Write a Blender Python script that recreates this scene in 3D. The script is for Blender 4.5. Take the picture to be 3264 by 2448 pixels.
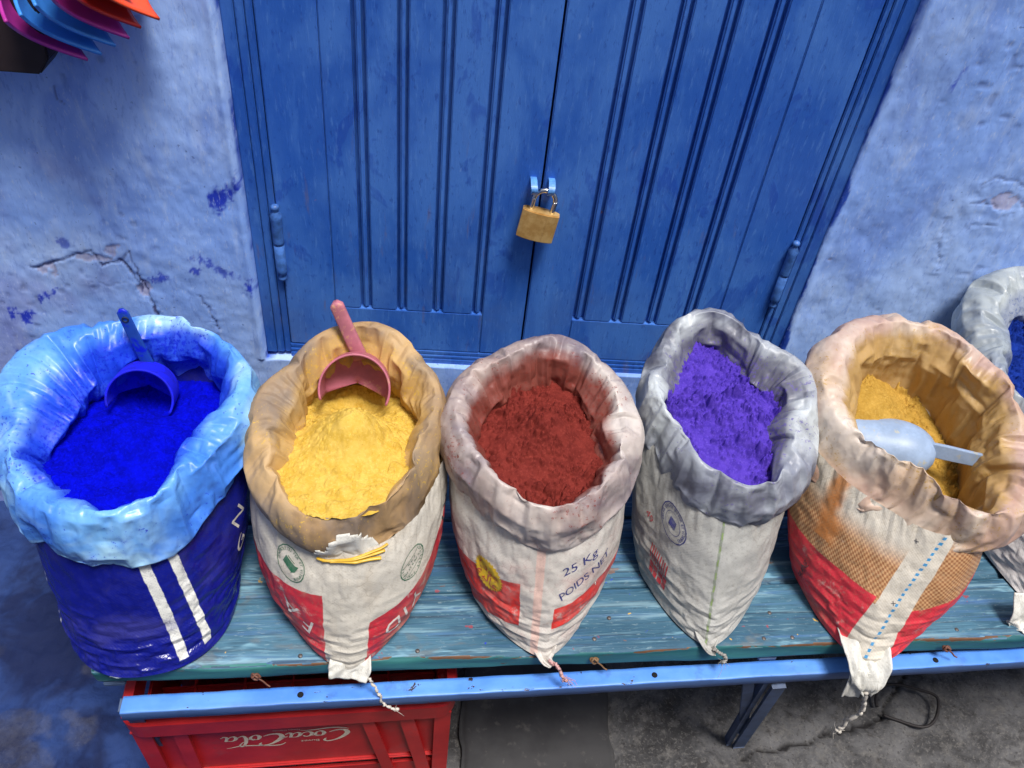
import bpy, bmesh, math, random
import numpy as np
from mathutils import Vector, Matrix, Euler

for o in list(bpy.data.objects):
    bpy.data.objects.remove(o, do_unlink=True)
S = bpy.context.scene
COL = S.collection
R = math.radians
random.seed(7)
rng = np.random.default_rng(7)

# ------------------------------------------------------------------ camera
cam_d = bpy.data.cameras.new('camera')
cam = bpy.data.objects.new('camera', cam_d)
COL.objects.link(cam)
S.camera = cam
cam_d.sensor_width = 36.0
cam_d.lens = 30.11
cam_d.clip_start = 0.01
cam_d.clip_end = 500
_r = Vector((0.99539575, -0.02522574, 0.09247145))
_u = Vector((-0.04927326, 0.69284622, 0.71939993))
_w = Vector((0.08221589, 0.720644, -0.68841323))
cam.matrix_world = Matrix(((_r.x, _u.x, -_w.x, -0.1272184), (_r.y, _u.y, -_w.y, -1.05869131),
                           (_r.z, _u.z, -_w.z, 1.00167806), (0, 0, 0, 1)))

# ------------------------------------------------------------------ world, sun, exposure
SUN_EL, SUN_AZ = R(72), R(148)      # azimuth clockwise from +y
world = bpy.data.worlds.new('World')
S.world = world
world.use_nodes = True
wn = world.node_tree.nodes
wl = world.node_tree.links
sky = wn.new('ShaderNodeTexSky')
sky.sky_type = 'NISHITA'
sky.sun_disc = False
sky.sun_elevation = SUN_EL
sky.sun_rotation = SUN_AZ
sky.dust_density = 4.0
hs = wn.new('ShaderNodeHueSaturation')
hs.inputs['Saturation'].default_value = 0.38
wl.new(sky.outputs['Color'], hs.inputs['Color'])
wl.new(hs.outputs['Color'], wn['Background'].inputs['Color'])
wn['Background'].inputs['Strength'].default_value = 0.10
sun_d = bpy.data.lights.new('sun', 'SUN')
sun_d.energy = 3.4
sun_d.angle = R(16)
sun_d.color = (1.0, 0.965, 0.92)
sun = bpy.data.objects.new('sun', sun_d)
COL.objects.link(sun)
sd = Vector((math.sin(SUN_AZ) * math.cos(SUN_EL), math.cos(SUN_AZ) * math.cos(SUN_EL), math.sin(SUN_EL)))
sun.rotation_euler = (-sd).to_track_quat('-Z', 'Y').to_euler()
sun.location = sd * 6
S.cycles.max_bounces = 6; S.cycles.diffuse_bounces = 3; S.cycles.glossy_bounces = 2; S.cycles.transmission_bounces = 4
S.view_settings.view_transform = 'Standard'
S.view_settings.look = 'None'
S.view_settings.exposure = 0.31
S.view_settings.gamma = 1.0
S.view_settings.use_curve_mapping = False

# ------------------------------------------------------------------ numpy noise
def h2(ix, iy, seed):
    ix = ix.astype(np.int64); iy = iy.astype(np.int64)
    h = (ix * 374761393 + iy * 668265263 + seed * 974634777) & 0xffffffff
    h = ((h ^ (h >> 13)) * 1274126177) & 0xffffffff
    h = (h ^ (h >> 16)) & 0xffffffff
    h = (h * 2246822519) & 0xffffffff
    h = h ^ (h >> 15)
    return (h & 0xffffff) / float(0xffffff)

def wrapi(i, per):
    return i if per is None else np.mod(i, per)

def vn(x, y, seed=0, per=None):
    xi = np.floor(x); yi = np.floor(y); fx = x - xi; fy = y - yi
    fx = fx * fx * fx * (fx * (fx * 6 - 15) + 10); fy = fy * fy * fy * (fy * (fy * 6 - 15) + 10)
    a = h2(wrapi(xi, per), yi, seed); b = h2(wrapi(xi + 1, per), yi, seed)
    c = h2(wrapi(xi, per), yi + 1, seed); d = h2(wrapi(xi + 1, per), yi + 1, seed)
    return ((a * (1 - fx) + b * fx) * (1 - fy) + (c * (1 - fx) + d * fx) * fy) * 2 - 1

def fbm(x, y, octv=4, seed=0, per=None, gain=0.5):
    v = 0; a = 1.0
    for k in range(octv):
        v = v + a * vn(x * 2 ** k, y * 2 ** k, seed + 17 * k, None if per is None else per * 2 ** k)
        a *= gain
    return v

def facet(x, y, seed=0, per=None):
    """piecewise flat facets with sharp creases: crumpled film"""
    xi = np.floor(x); yi = np.floor(y); a = x - xi; b = y - yi
    flip = h2(wrapi(xi, per), yi, seed + 5) > 0.5
    v00 = h2(wrapi(xi, per), yi, seed); v10 = h2(wrapi(xi + 1, per), yi, seed)
    v01 = h2(wrapi(xi, per), yi + 1, seed); v11 = h2(wrapi(xi + 1, per), yi + 1, seed)
    t1 = np.where(a > b, v00 * (1 - a) + v10 * (a - b) + v11 * b, v00 * (1 - b) + v01 * (b - a) + v11 * a)
    a2 = 1 - a
    t2 = np.where(a2 > b, v10 * (1 - a2) + v00 * (a2 - b) + v01 * b, v10 * (1 - b) + v11 * (b - a2) + v01 * a2)
    return np.where(flip, t1, t2) * 2 - 1

def worley(x, y, seed=0):
    xi = np.floor(x); yi = np.floor(y)
    f1 = np.full(x.shape, 9.0); f2 = np.full(x.shape, 9.0)
    idv = np.zeros(x.shape)
    for dx in (-1, 0, 1):
        for dy in (-1, 0, 1):
            cx = xi + dx; cy = yi + dy
            px = cx + h2(cx, cy, seed); py = cy + h2(cx, cy, seed + 3)
            d = np.hypot(px - x, py - y)
            nid = h2(cx, cy, seed + 9)
            closer = d < f1
            f2 = np.where(closer, f1, np.minimum(f2, d))
            idv = np.where(closer, nid, idv)
            f1 = np.where(closer, d, f1)
    return f1, f2, idv

def vfolds(X, Y, count, seed, rmin, rmax, slope, ymin, ymax, xlen, tilt=0.9, wrap=True, sharp=0.0012):
    """sum of many short straight folds (sharp ridges and valleys): creased sheet. X runs 0..xlen, angles measured from the Y axis"""
    r_ = np.random.default_rng(seed); H = np.zeros(X.shape)
    for k in range(count):
        x0 = r_.random() * xlen; y0 = ymin + (ymax - ymin) * r_.random(); a = (r_.random() * 2 - 1) * tilt
        rr = rmin + (rmax - rmin) * r_.random() ** 1.6; el = 1.6 + 1.4 * r_.random()
        sl = slope * (0.4 + 0.6 * r_.random()) * (1 if r_.random() > 0.42 else -1)
        dx = X - x0
        if wrap: dx = np.mod(dx + xlen / 2, xlen) - xlen / 2
        dy = Y - y0
        al = dx * math.sin(a) + dy * math.cos(a); ac = dx * math.cos(a) - dy * math.sin(a)
        q = (ac / rr) ** 2 + (al / (rr * el)) ** 2
        w = np.where(q < 1, (1 - np.minimum(q, 1)) ** 1.5, 0)
        asym = 1.0 + 0.7 * (r_.random() - 0.5) * np.sign(ac)
        H += sl * w * (rr * 0.30 - asym * np.sqrt(ac ** 2 + sharp ** 2))
    return H

def relax_sheet(P0, N0, eu, ev, seed, iters=170, kf=0.005, bend=0.06, amp=0.0015, pin_lo=True, pin_hi=False, sc=(70, 40), D1=None):
    """let a closed strip of cloth or film that is a little too large for its shape buckle into creases"""
    n, m, _ = P0.shape
    r_ = np.random.default_rng(seed)
    un = np.repeat((np.arange(n) / n)[:, None], m, 1); vn_ = np.repeat((np.arange(m) / m)[None, :], n, 0)
    D0 = amp * (fbm(un * sc[0], vn_ * sc[1] * 0.4, 2, seed, sc[0]) + 0.5 * r_.standard_normal((n, m)))
    P = P0 + N0 * D0[..., None] + (0 if D1 is None else D1)
    R1 = lambda A: np.roll(A, -1, 0)
    ln = lambda d: np.sqrt((d * d).sum(-1))
    Lu0 = ln(R1(P0) - P0); Lv0 = ln(P0[:, 1:] - P0[:, :-1])
    La0 = ln(R1(P0)[:, 1:] - P0[:, :-1]); Lb0 = ln(P0[:, 1:] - R1(P0)[:, :-1])
    em = (eu + ev) / 2
    def lap(A):
        L = np.zeros_like(A)
        L[:, 1:-1] = 0.25 * (np.roll(A, 1, 0) + np.roll(A, -1, 0))[:, 1:-1] + 0.25 * (A[:, 2:] + A[:, :-2]) - A[:, 1:-1]
        return L
    for it in range(iters):
        g = min(1.0, (it + 1) / (iters * 0.45))
        acc = np.zeros_like(P)
        Pn = R1(P)
        d = Pn - P; l = ln(d); c = d * ((l - Lu0 * (1 + g * eu)) / (l + 1e-9) * 0.5)[..., None]; acc += c; acc -= np.roll(c, 1, 0)
        d = P[:, 1:] - P[:, :-1]; l = ln(d); c = d * ((l - Lv0 * (1 + g * ev[:, 1:])) / (l + 1e-9) * 0.5)[..., None]; acc[:, :-1] += c; acc[:, 1:] -= c
        d = Pn[:, 1:] - P[:, :-1]; l = ln(d); c = d * ((l - La0 * (1 + g * em[:, 1:])) / (l + 1e-9) * 0.35)[..., None]; acc[:, :-1] += c; acc[:, 1:] -= np.roll(c, 1, 0)
        d = P[:, 1:] - Pn[:, :-1]; l = ln(d); c = d * ((l - Lb0 * (1 + g * em[:, 1:])) / (l + 1e-9) * 0.35)[..., None]; acc[:, :-1] += np.roll(c, 1, 0); acc[:, 1:] -= c
        P = P + 0.32 * acc
        if it % 2 == 0:
            D = P - P0
            P = P - bend * lap(lap(D))
        P = P + kf * (P0 - P)
        if pin_lo: P[:, 0] = P0[:, 0]
        if pin_hi: P[:, -1] = P0[:, -1]
    return P

def relax_multi(P0, N0, eu, ev, seed, levels):
    """coarse folds first, then finer creases on top of them"""
    D = None
    for k, (st, it, kf, bend, amp, gain) in enumerate(levels):
        Q = P0[::st, ::st]; Nn = N0[::st, ::st]
        if D is not None:
            f = levels[k - 1][0] // st
            U_ = np.zeros((Q.shape[0], D.shape[1], 3)); U_[::f] = D; U_[f // 2::f] = 0.5 * (D + np.roll(D, -1, 0)) if f == 2 else U_[f // 2::f]
            E_ = np.zeros(Q.shape); E_[:, ::f] = U_; E_[:, f // 2::f][:, :D.shape[1] - 1] = 0.5 * (U_[:, 1:] + U_[:, :-1])
            D = E_
        P = relax_sheet(Q, Nn, eu[::st, ::st] * gain, ev[::st, ::st] * gain, seed + k, it, kf, bend, amp, True, False, (60, 30), D)
        D = P - Q
    return P

def sstep(a, b, x):
    t = np.clip((x - a) / (b - a), 0, 1)
    return t * t * (3 - 2 * t)

# ------------------------------------------------------------------ object helpers
def tag(o, label, cat, group=None):
    o['label'] = label; o['category'] = cat
    if group: o['group'] = group
    return o

def empty(name, loc=(0, 0, 0), rz=0.0, label=None, cat=None, group=None):
    o = bpy.data.objects.new(name, None)
    o.empty_display_size = 0.05
    o.location = loc; o.rotation_euler = (0, 0, rz)
    COL.objects.link(o)
    if label: tag(o, label, cat, group)
    return o

def link(name, me, mat=None, parent=None, smooth=True):
    if mat is not None and not me.materials:
        me.materials.append(mat)
    if smooth and len(me.polygons):
        me.polygons.foreach_set('use_smooth', np.ones(len(me.polygons), dtype=bool))
    o = bpy.data.objects.new(name, me)
    COL.objects.link(o)
    if parent is not None: o.parent = parent
    return o

def from_bm(name, bm, mat, parent=None, smooth=False):
    me = bpy.data.meshes.new(name)
    bm.normal_update(); bm.to_mesh(me); bm.free()
    return link(name, me, mat, parent, smooth)

def pydata(name, v, f, mat, parent=None, smooth=True):
    me = bpy.data.meshes.new(name)
    me.from_pydata([tuple(map(float, p)) for p in v], [], [tuple(int(i) for i in q) for q in f])
    me.update()
    return link(name, me, mat, parent, smooth)

def quad_mesh(name, V, Q):
    me = bpy.data.meshes.new(name)
    V = np.asarray(V, dtype=np.float32); Q = np.asarray(Q, dtype=np.int32)
    me.vertices.add(len(V)); me.vertices.foreach_set('co', V.ravel())
    me.loops.add(Q.size); me.loops.foreach_set('vertex_index', Q.ravel())
    me.polygons.add(len(Q))
    me.polygons.foreach_set('loop_start', np.arange(0, Q.size, 4, dtype=np.int32))
    me.polygons.foreach_set('loop_total', np.full(len(Q), 4, dtype=np.int32))
    me.update(calc_edges=True)
    return me

def grid_quads(n, m, wrap=False):
    nn = n if wrap else n - 1
    i = np.arange(nn)[:, None]; j = np.arange(m - 1)[None, :]
    i2 = (i + 1) % n
    return np.stack([i * m + j, i2 * m + j, i2 * m + j + 1, i * m + j + 1], -1).reshape(-1, 4)

def add_uv(me, U):
    li = np.empty(len(me.loops), dtype=np.int32); me.loops.foreach_get('vertex_index', li)
    uv = me.uv_layers.new(name='UVMap')
    uv.data.foreach_set('uv', np.asarray(U, dtype=np.float32)[li].ravel())

def add_attr(me, name, vals):
    a = me.attributes.new(name, 'FLOAT', 'POINT')
    a.data.foreach_set('value', np.asarray(vals, dtype=np.float32).ravel())

def grid_obj(name, P, mat, parent=None, wrap=False, uv=None, attrs=None, flip=False):
    n, m, _ = P.shape
    Q = grid_quads(n, m, wrap)
    if flip: Q = Q[:, ::-1]
    me = quad_mesh(name, P.reshape(-1, 3), Q)
    if uv is not None: add_uv(me, uv.reshape(-1, 2))
    for k, v in (attrs or {}).items(): add_attr(me, k, v)
    return link(name, me, mat, parent)

def grid_normals(P, wrap=False):
    du = np.gradient(P, axis=0)
    if wrap:
        du[0] = (P[1] - P[-1]) / 2; du[-1] = (P[0] - P[-2]) / 2
    dv = np.gradient(P, axis=1)
    n = np.cross(du, dv)
    return n / (np.linalg.norm(n, axis=-1, keepdims=True) + 1e-12)

def box(name, x0, x1, y0, y1, z0, z1, mat, parent=None, bev=0.0015, seg=2, cuts=None):
    bm = bmesh.new()
    bmesh.ops.create_cube(bm, size=1)
    for v in bm.verts:
        v.co = Vector(((x0 + x1) / 2 + v.co.x * (x1 - x0), (y0 + y1) / 2 + v.co.y * (y1 - y0), (z0 + z1) / 2 + v.co.z * (z1 - z0)))
    if bev: bmesh.ops.bevel(bm, geom=bm.edges[:], offset=bev, segments=seg, affect='EDGES')
    return from_bm(name, bm, mat, parent)

def catmull(pts, n):
    P = np.asarray(pts, dtype=float)
    P = np.vstack([2 * P[0] - P[1], P, 2 * P[-1] - P[-2]])
    out = []
    k = len(P) - 3
    for s in np.linspace(0, k, n):
        i = min(int(s), k - 1); t = s - i
        p0, p1, p2, p3 = P[i], P[i + 1], P[i + 2], P[i + 3]
        out.append(0.5 * ((2 * p1) + (p2 - p0) * t + (2 * p0 - 5 * p1 + 4 * p2 - p3) * t * t + (3 * p1 - p0 - 3 * p2 + p3) * t ** 3))
    return np.array(out)

def tube(name, path, rad, mat, parent=None, sides=10, cap=True, flat=1.0):
    P = np.asarray(path, float); n = len(P)
    rad = np.full(n, rad) if np.isscalar(rad) else np.asarray(rad)
    T = np.gradient(P, axis=0); T /= np.linalg.norm(T, axis=1, keepdims=True) + 1e-12
    ref = np.array([0.0, 0.0, 1.0])
    if abs(T[0] @ ref) > 0.9: ref = np.array([1.0, 0, 0])
    nrm = np.cross(T[0], ref); nrm /= np.linalg.norm(nrm)
    V = []; ang = np.linspace(0, 2 * np.pi, sides, endpoint=False)
    for i in range(n):
        nrm = nrm - T[i] * (nrm @ T[i]); nrm /= np.linalg.norm(nrm)
        b = np.cross(T[i], nrm)
        for a in ang:
            V.append(P[i] + rad[i] * (np.cos(a) * nrm + flat * np.sin(a) * b))
    F = [tuple(q) for q in ((i * sides + j, i * sides + (j + 1) % sides, (i + 1) * sides + (j + 1) % sides, (i + 1) * sides + j)
                            for i in range(n - 1) for j in range(sides))]
    if cap:
        F.append(tuple(range(sides - 1, -1, -1))); F.append(tuple((n - 1) * sides + j for j in range(sides)))
    return pydata(name, V, F, mat, parent)

def lathe_z(name, prof, mat, parent, sides=16, loc=(0, 0, 0)):
    V = []; F = []
    for (r, z) in prof:
        for k in range(sides):
            a = 2 * math.pi * k / sides
            V.append((loc[0] + r * math.cos(a), loc[1] + r * math.sin(a), loc[2] + z))
    n = len(prof)
    for i in range(n - 1):
        for k in range(sides):
            k2 = (k + 1) % sides
            F.append((i * sides + k, i * sides + k2, (i + 1) * sides + k2, (i + 1) * sides + k))
    F.append(tuple(range(sides - 1, -1, -1))); F.append(tuple((n - 1) * sides + k for k in range(sides)))
    return pydata(name, V, F, mat, parent)

# ------------------------------------------------------------------ material helpers
def lin(r, g, b):
    f = lambda c: (c / 255 / 12.92) if c / 255 <= 0.04045 else ((c / 255 + 0.055) / 1.055) ** 2.4
    return (f(r), f(g), f(b), 1.0)

class M:
    def __init__(s, name, rough=0.6, spec=0.4):
        s.m = bpy.data.materials.new(name); s.m.use_nodes = True
        s.t = s.m.node_tree; s.n = s.t.nodes; s.l = s.t.links
        s.b = s.n['Principled BSDF']
        s.b.inputs['Roughness'].default_value = rough
        s.b.inputs['Specular IOR Level'].default_value = spec
        s._pos = None
    def pos(s):
        if s._pos is None: s._pos = s.n.new('ShaderNodeNewGeometry').outputs['Position']
        return s._pos
    def uv(s): return s.n.new('ShaderNodeTexCoord').outputs['UV']
    def obj(s): return s.n.new('ShaderNodeTexCoord').outputs['Object']
    def attr(s, name):
        a = s.n.new('ShaderNodeAttribute'); a.attribute_name = name; return a.outputs['Fac']
    def mapv(s, v, scale=(1, 1, 1), rot=(0, 0, 0), loc=(0, 0, 0)):
        k = s.n.new('ShaderNodeMapping'); s.l.new(v, k.inputs[0])
        k.inputs['Scale'].default_value = scale; k.inputs['Rotation'].default_value = rot; k.inputs['Location'].default_value = loc
        return k.outputs[0]
    def noise(s, v, scale, detail=4, rough=0.55, dist=0.0, stretch=None):
        if stretch: v = s.mapv(v, stretch)
        k = s.n.new('ShaderNodeTexNoise'); s.l.new(v, k.inputs['Vector'])
        k.inputs['Scale'].default_value = scale; k.inputs['Detail'].default_value = min(detail, 4.5)
        k.inputs['Roughness'].default_value = rough; k.inputs['Distortion'].default_value = dist
        return k.outputs['Fac']
    def voro(s, v, scale, feature='F1', out='Distance', rand=1.0):
        k = s.n.new('ShaderNodeTexVoronoi'); k.feature = feature; s.l.new(v, k.inputs['Vector'])
        k.inputs['Scale'].default_value = scale; k.inputs['Randomness'].default_value = rand
        return k.outputs[out]
    def ramp(s, f, a, b, lo=0.0, hi=1.0):
        k = s.n.new('ShaderNodeMapRange'); k.interpolation_type = 'SMOOTHSTEP'
        s.l.new(f, k.inputs[0]); k.inputs[1].default_value = a; k.inputs[2].default_value = b
        k.inputs[3].default_value = lo; k.inputs[4].default_value = hi
        return k.outputs[0]
    def math(s, op, a, b=None, c=None):
        k = s.n.new('ShaderNodeMath'); k.operation = op
        for i, x in enumerate((a, b, c)):
            if x is None: continue
            if isinstance(x, (int, float)): k.inputs[i].default_value = x
            else: s.l.new(x, k.inputs[i])
        return k.outputs[0]
    def mul(s, a, b): return s.math('MULTIPLY', a, b)
    def mix(s, f, a, b, mode='MIX'):
        k = s.n.new('ShaderNodeMix'); k.data_type = 'RGBA'; k.blend_type = mode
        if isinstance(f, (int, float)): k.inputs[0].default_value = f
        else: s.l.new(f, k.inputs[0])
        for i, x in ((6, a), (7, b)):
            if isinstance(x, tuple): k.inputs[i].default_value = x
            else: s.l.new(x, k.inputs[i])
        return k.outputs[2]
    def sep(s, v):
        k = s.n.new('ShaderNodeSeparateXYZ'); s.l.new(v, k.inputs[0]); return k.outputs
    def color(s, c):
        if isinstance(c, tuple): s.b.inputs['Base Color'].default_value = c
        else: s.l.new(c, s.b.inputs['Base Color'])
        return s
    def rough(s, f):
        s.l.new(f, s.b.inputs['Roughness']); return s
    def bump(s, h, strength=0.3, dist=0.002):
        k = s.n.new('ShaderNodeBump'); s.l.new(h, k.inputs['Height'])
        k.inputs['Strength'].default_value = strength; k.inputs['Distance'].default_value = dist
        prev = s.b.inputs['Normal'].links
        if prev: s.l.new(prev[0].from_socket, k.inputs['Normal'])
        s.l.new(k.outputs[0], s.b.inputs['Normal'])
        return s

def simple(name, c, rough=0.6, spec=0.4, metal=0.0, var=0.12, vs=60):
    m = M(name, rough, spec); m.b.inputs['Metallic'].default_value = metal
    n = m.noise(m.pos(), vs, 5)
    m.color(m.mix(m.ramp(n, 0.3, 0.7), tuple(x * (1 - var) for x in c[:3]) + (1,), tuple(min(1, x * (1 + var)) for x in c[:3]) + (1,)))
    m.bump(m.noise(m.pos(), vs * 6, 3), 0.15, 0.0006)
    return m.m

# --- door paint
def door_paint(name, shade=1.0, seed=0.0):
    m = M(name, 0.45, 0.42)
    p = m.mapv(m.pos(), loc=(seed, seed * 0.7, 0))
    a = lin(44, 98, 190); b = lin(70, 124, 208); d = lin(22, 64, 172); g = lin(78, 108, 170)
    sc = lambda c: tuple(x * shade for x in c[:3]) + (1,)
    big = m.noise(p, 5.0, 5, 0.6, 0.4, (1.4, 1.4, 0.7))
    streak = m.noise(p, 16, 6, 0.62, 0.2, (3.2, 3.2, 0.5))
    c = m.mix(m.ramp(big, 0.40, 0.60), sc(a), sc(b))
    c = m.mix(m.mul(m.ramp(streak, 0.5, 0.72), 0.6), c, sc(b))
    patch = m.noise(p, 9, 8, 0.68, 0.6, (1.6, 1.6, 0.8))
    c = m.mix(m.mul(m.ramp(patch, 0.585, 0.64), 0.42), c, sc(d))
    # dust and rubbed grey-violet low on the door
    z = m.sep(m.pos())[2]
    dust = m.mul(m.ramp(z, 0.42, 0.1), m.ramp(m.noise(p, 7, 6, 0.6), 0.42, 0.7))
    c = m.mix(m.mul(dust, 0.55), c, sc(g))
    fs = m.noise(p, 130, 4, 0.7, 0.1, (1.4, 1.4, 0.22))
    c = m.mix(m.mul(m.ramp(fs, 0.54, 0.68), 0.45), c, sc(lin(92, 142, 216)))
    c = m.mix(m.mul(m.ramp(m.noise(m.mapv(p, loc=(2, 6, 3)), 140, 4, 0.72, 0, (1.2, 1.2, 0.35)), 0.56, 0.68), 0.5), c, sc(lin(24, 60, 150)))
    spot = m.noise(p, 48, 3, 0.5, 0.3, (1.5, 1.5, 0.45))
    c = m.mix(m.mul(m.ramp(spot, 0.73, 0.78), 0.6), c, sc(lin(120, 155, 215)))
    rs_ = m.noise(m.mapv(p, loc=(8, 1, 2)), 30, 4, 0.65, 0.2, (2.2, 2.2, 0.35))
    c = m.mix(m.mul(m.mul(m.ramp(rs_, 0.60, 0.74), m.ramp(z, 0.6, 0.2)), 0.5), c, lin(112, 96, 104))
    fl = m.noise(p, 26, 4, 0.6)
    c = m.mix(m.mul(m.ramp(fl, 0.74, 0.76), 0.7), c, lin(150, 104, 92))
    m.color(c)
    m.rough(m.ramp(big, 0.3, 0.7, 0.38, 0.6))
    m.bump(fs, 0.35, 0.0012)
    m.bump(m.noise(p, 60, 8, 0.7), 0.35, 0.0012)
    m.bump(m.ramp(patch, 0.58, 0.63), 0.3, 0.0004)
    return m.m

MAT = {}
MAT['door'] = door_paint('door_blue_paint', 0.95)
MAT['frame'] = door_paint('frame_blue_paint', 0.84, 3.1)
MAT['hinge'] = simple('hinge_blue_paint', lin(62, 104, 172), 0.45, 0.5, 0, 0.3, 90)

# --- wall plaster (stain attributes computed on the mesh)
def wall_mat():
    m = M('blue_limewash', 0.78, 0.25)
    p = m.pos()
    base = m.mix(m.ramp(m.noise(p, 2.6, 6, 0.6, 0.5), 0.36, 0.66), lin(138, 176, 246), lin(170, 200, 251))
    base = m.mix(m.mul(m.ramp(m.noise(p, 7, 7, 0.65, 0.6, (1.3, 1, 0.6)), 0.5, 0.68), 0.7), base, lin(118, 152, 226))
    base = m.mix(m.mul(m.ramp(m.noise(p, 12, 6, 0.7, 0.3, (2, 1, 0.6)), 0.52, 0.72), 0.5), base, lin(188, 208, 242))
    base = m.mix(m.attr('mauve'), base, lin(134, 132, 190))
    base = m.mix(m.attr('bare'), base, lin(176, 168, 190))
    base = m.mix(m.attr('cobalt'), base, lin(22, 50, 190))
    base = m.mix(m.attr('trimpaint'), base, lin(42, 80, 182))
    base = m.mix(m.attr('crack'), base, lin(84, 86, 128))
    base = m.mix(m.mul(m.ramp(m.noise(p, 110, 4, 0.72, 0, (1.6, 1, 0.5)), 0.54, 0.66), 0.35), base, lin(104, 130, 206))
    base = m.mix(m.mul(m.ramp(m.noise(m.mapv(p, loc=(4, 2, 8)), 170, 4, 0.72, 0, (1.6, 1, 0.5)), 0.56, 0.68), 0.4), base, lin(196, 212, 240))
    sp = m.noise(p, 130, 2, 0.5)
    base = m.mix(m.mul(m.ramp(sp, 0.72, 0.76), 0.6), base, lin(80, 100, 160))
    m.color(base)
    m.bump(m.noise(p, 38, 7, 0.62, 0.2, (1.5, 1, 0.6)), 0.18, 0.002)
    m.bump(m.noise(p, 200, 5, 0.65, 0.2, (1.5, 1, 0.6)), 0.4, 0.0010)
    return m.m
MAT['wall'] = wall_mat()

def ground_mat():
    m = M('rough_concrete', 0.85, 0.25)
    p = m.pos()
    c = m.mix(m.ramp(m.noise(p, 9, 8, 0.7, 0.6), 0.35, 0.66), lin(54, 53, 54), lin(96, 95, 96))
    c = m.mix(m.mul(m.ramp(m.noise(p, 30, 6, 0.7), 0.52, 0.66), 0.6), c, lin(104, 101, 98))
    c = m.mix(m.mul(m.ramp(m.noise(p, 22, 6, 0.65, 0.4), 0.58, 0.7), 0.7), c, lin(50, 46, 44))
    blue = m.mix(m.ramp(m.noise(p, 6, 7, 0.65, 0.5), 0.38, 0.62), lin(18, 30, 66), lin(38, 60, 110))  # blue floor paint, darkened to carry the shade at the left end
    c = m.mix(m.mul(m.ramp(m.noise(p, 180, 4, 0.75), 0.52, 0.64), 0.55), c, lin(112, 109, 106))
    c = m.mix(m.mul(m.ramp(m.noise(m.mapv(p, loc=(9, 3, 1)), 150, 4, 0.75), 0.55, 0.66), 0.6), c, lin(38, 35, 34))
    c = m.mix(m.attr('bluepaint'), c, blue)
    c = m.mix(m.attr('crack'), c, lin(24, 22, 24))
    m.color(c)
    m.bump(m.noise(p, 45, 8, 0.7), 0.6, 0.006)
    m.bump(m.voro(p, 70), 0.25, 0.003)
    return m.m
MAT['ground'] = ground_mat()

# --- bench
def bench_top():
    m = M('worn_turquoise_paint', 0.6, 0.35)
    p = m.obj()
    gr = m.noise(p, 22, 8, 0.7, 0.3, (0.12, 2.4, 1.5))
    c = m.mix(m.ramp(m.noise(p, 5, 6, 0.65, 0.4, (0.6, 1.6, 1)), 0.36, 0.62), lin(44, 82, 104), lin(70, 112, 134))
    c = m.mix(m.mul(m.ramp(gr, 0.48, 0.7), 0.7), c, lin(70, 108, 160))
    c = m.mix(m.mul(m.ramp(m.noise(p, 14, 8, 0.75, 0.4, (0.35, 2, 1)), 0.56, 0.64), 0.7), c, lin(128, 172, 190))
    c = m.mix(m.mul(m.ramp(m.noise(p, 8, 7, 0.7, 0.6, (0.7, 1.6, 1)), 0.58, 0.66), 0.7), c, lin(96, 104, 108))
    c = m.mix(m.mul(m.ramp(m.noise(p, 70, 5, 0.6, 0, (0.04, 1.6, 1)), 0.54, 0.64), 0.75), c, lin(44, 62, 78))
    c = m.mix(m.mul(m.ramp(m.noise(m.mapv(p, loc=(1, 7, 0)), 40, 5, 0.65, 0.2, (0.07, 1.6, 1)), 0.53, 0.66), 0.6), c, lin(134, 170, 184))
    c = m.mix(m.mul(m.ramp(m.noise(m.mapv(p, loc=(4, 2, 0)), 26, 6, 0.7, 0, (0.5, 1.4, 1)), 0.66, 0.7), 0.7), c, lin(132, 92, 66))
    fg = m.noise(p, 170, 4, 0.7, 0.1, (0.10, 1.8, 1))
    c = m.mix(m.mul(m.ramp(fg, 0.52, 0.66), 0.5), c, lin(36, 58, 76))
    c = m.mix(m.mul(m.ramp(m.noise(m.mapv(p, loc=(3, 1, 0)), 150, 4, 0.7, 0, (0.14, 1.8, 1)), 0.56, 0.68), 0.45), c, lin(128, 160, 170))
    c = m.mix(m.mul(m.ramp(m.noise(p, 260, 4, 0.7, 0, (0.3, 1, 1)), 0.60, 0.68), 0.5), c, lin(130, 150, 156))
    for k, (sd, col, th) in enumerate(((9.1, lin(20, 40, 190), 0.70), (13.7, lin(205, 165, 70), 0.715), (21.3, lin(140, 60, 70), 0.70))):
        n = m.noise(m.mapv(p, loc=(sd, sd * 1.3, 0)), 55, 3, 0.55)
        c = m.mix(m.mul(m.ramp(n, th, th + 0.03), 0.85), c, col)
    m.color(c)
    m.bump(fg, 0.6, 0.0014)
    m.bump(gr, 0.35, 0.002)
    return m.m
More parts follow.
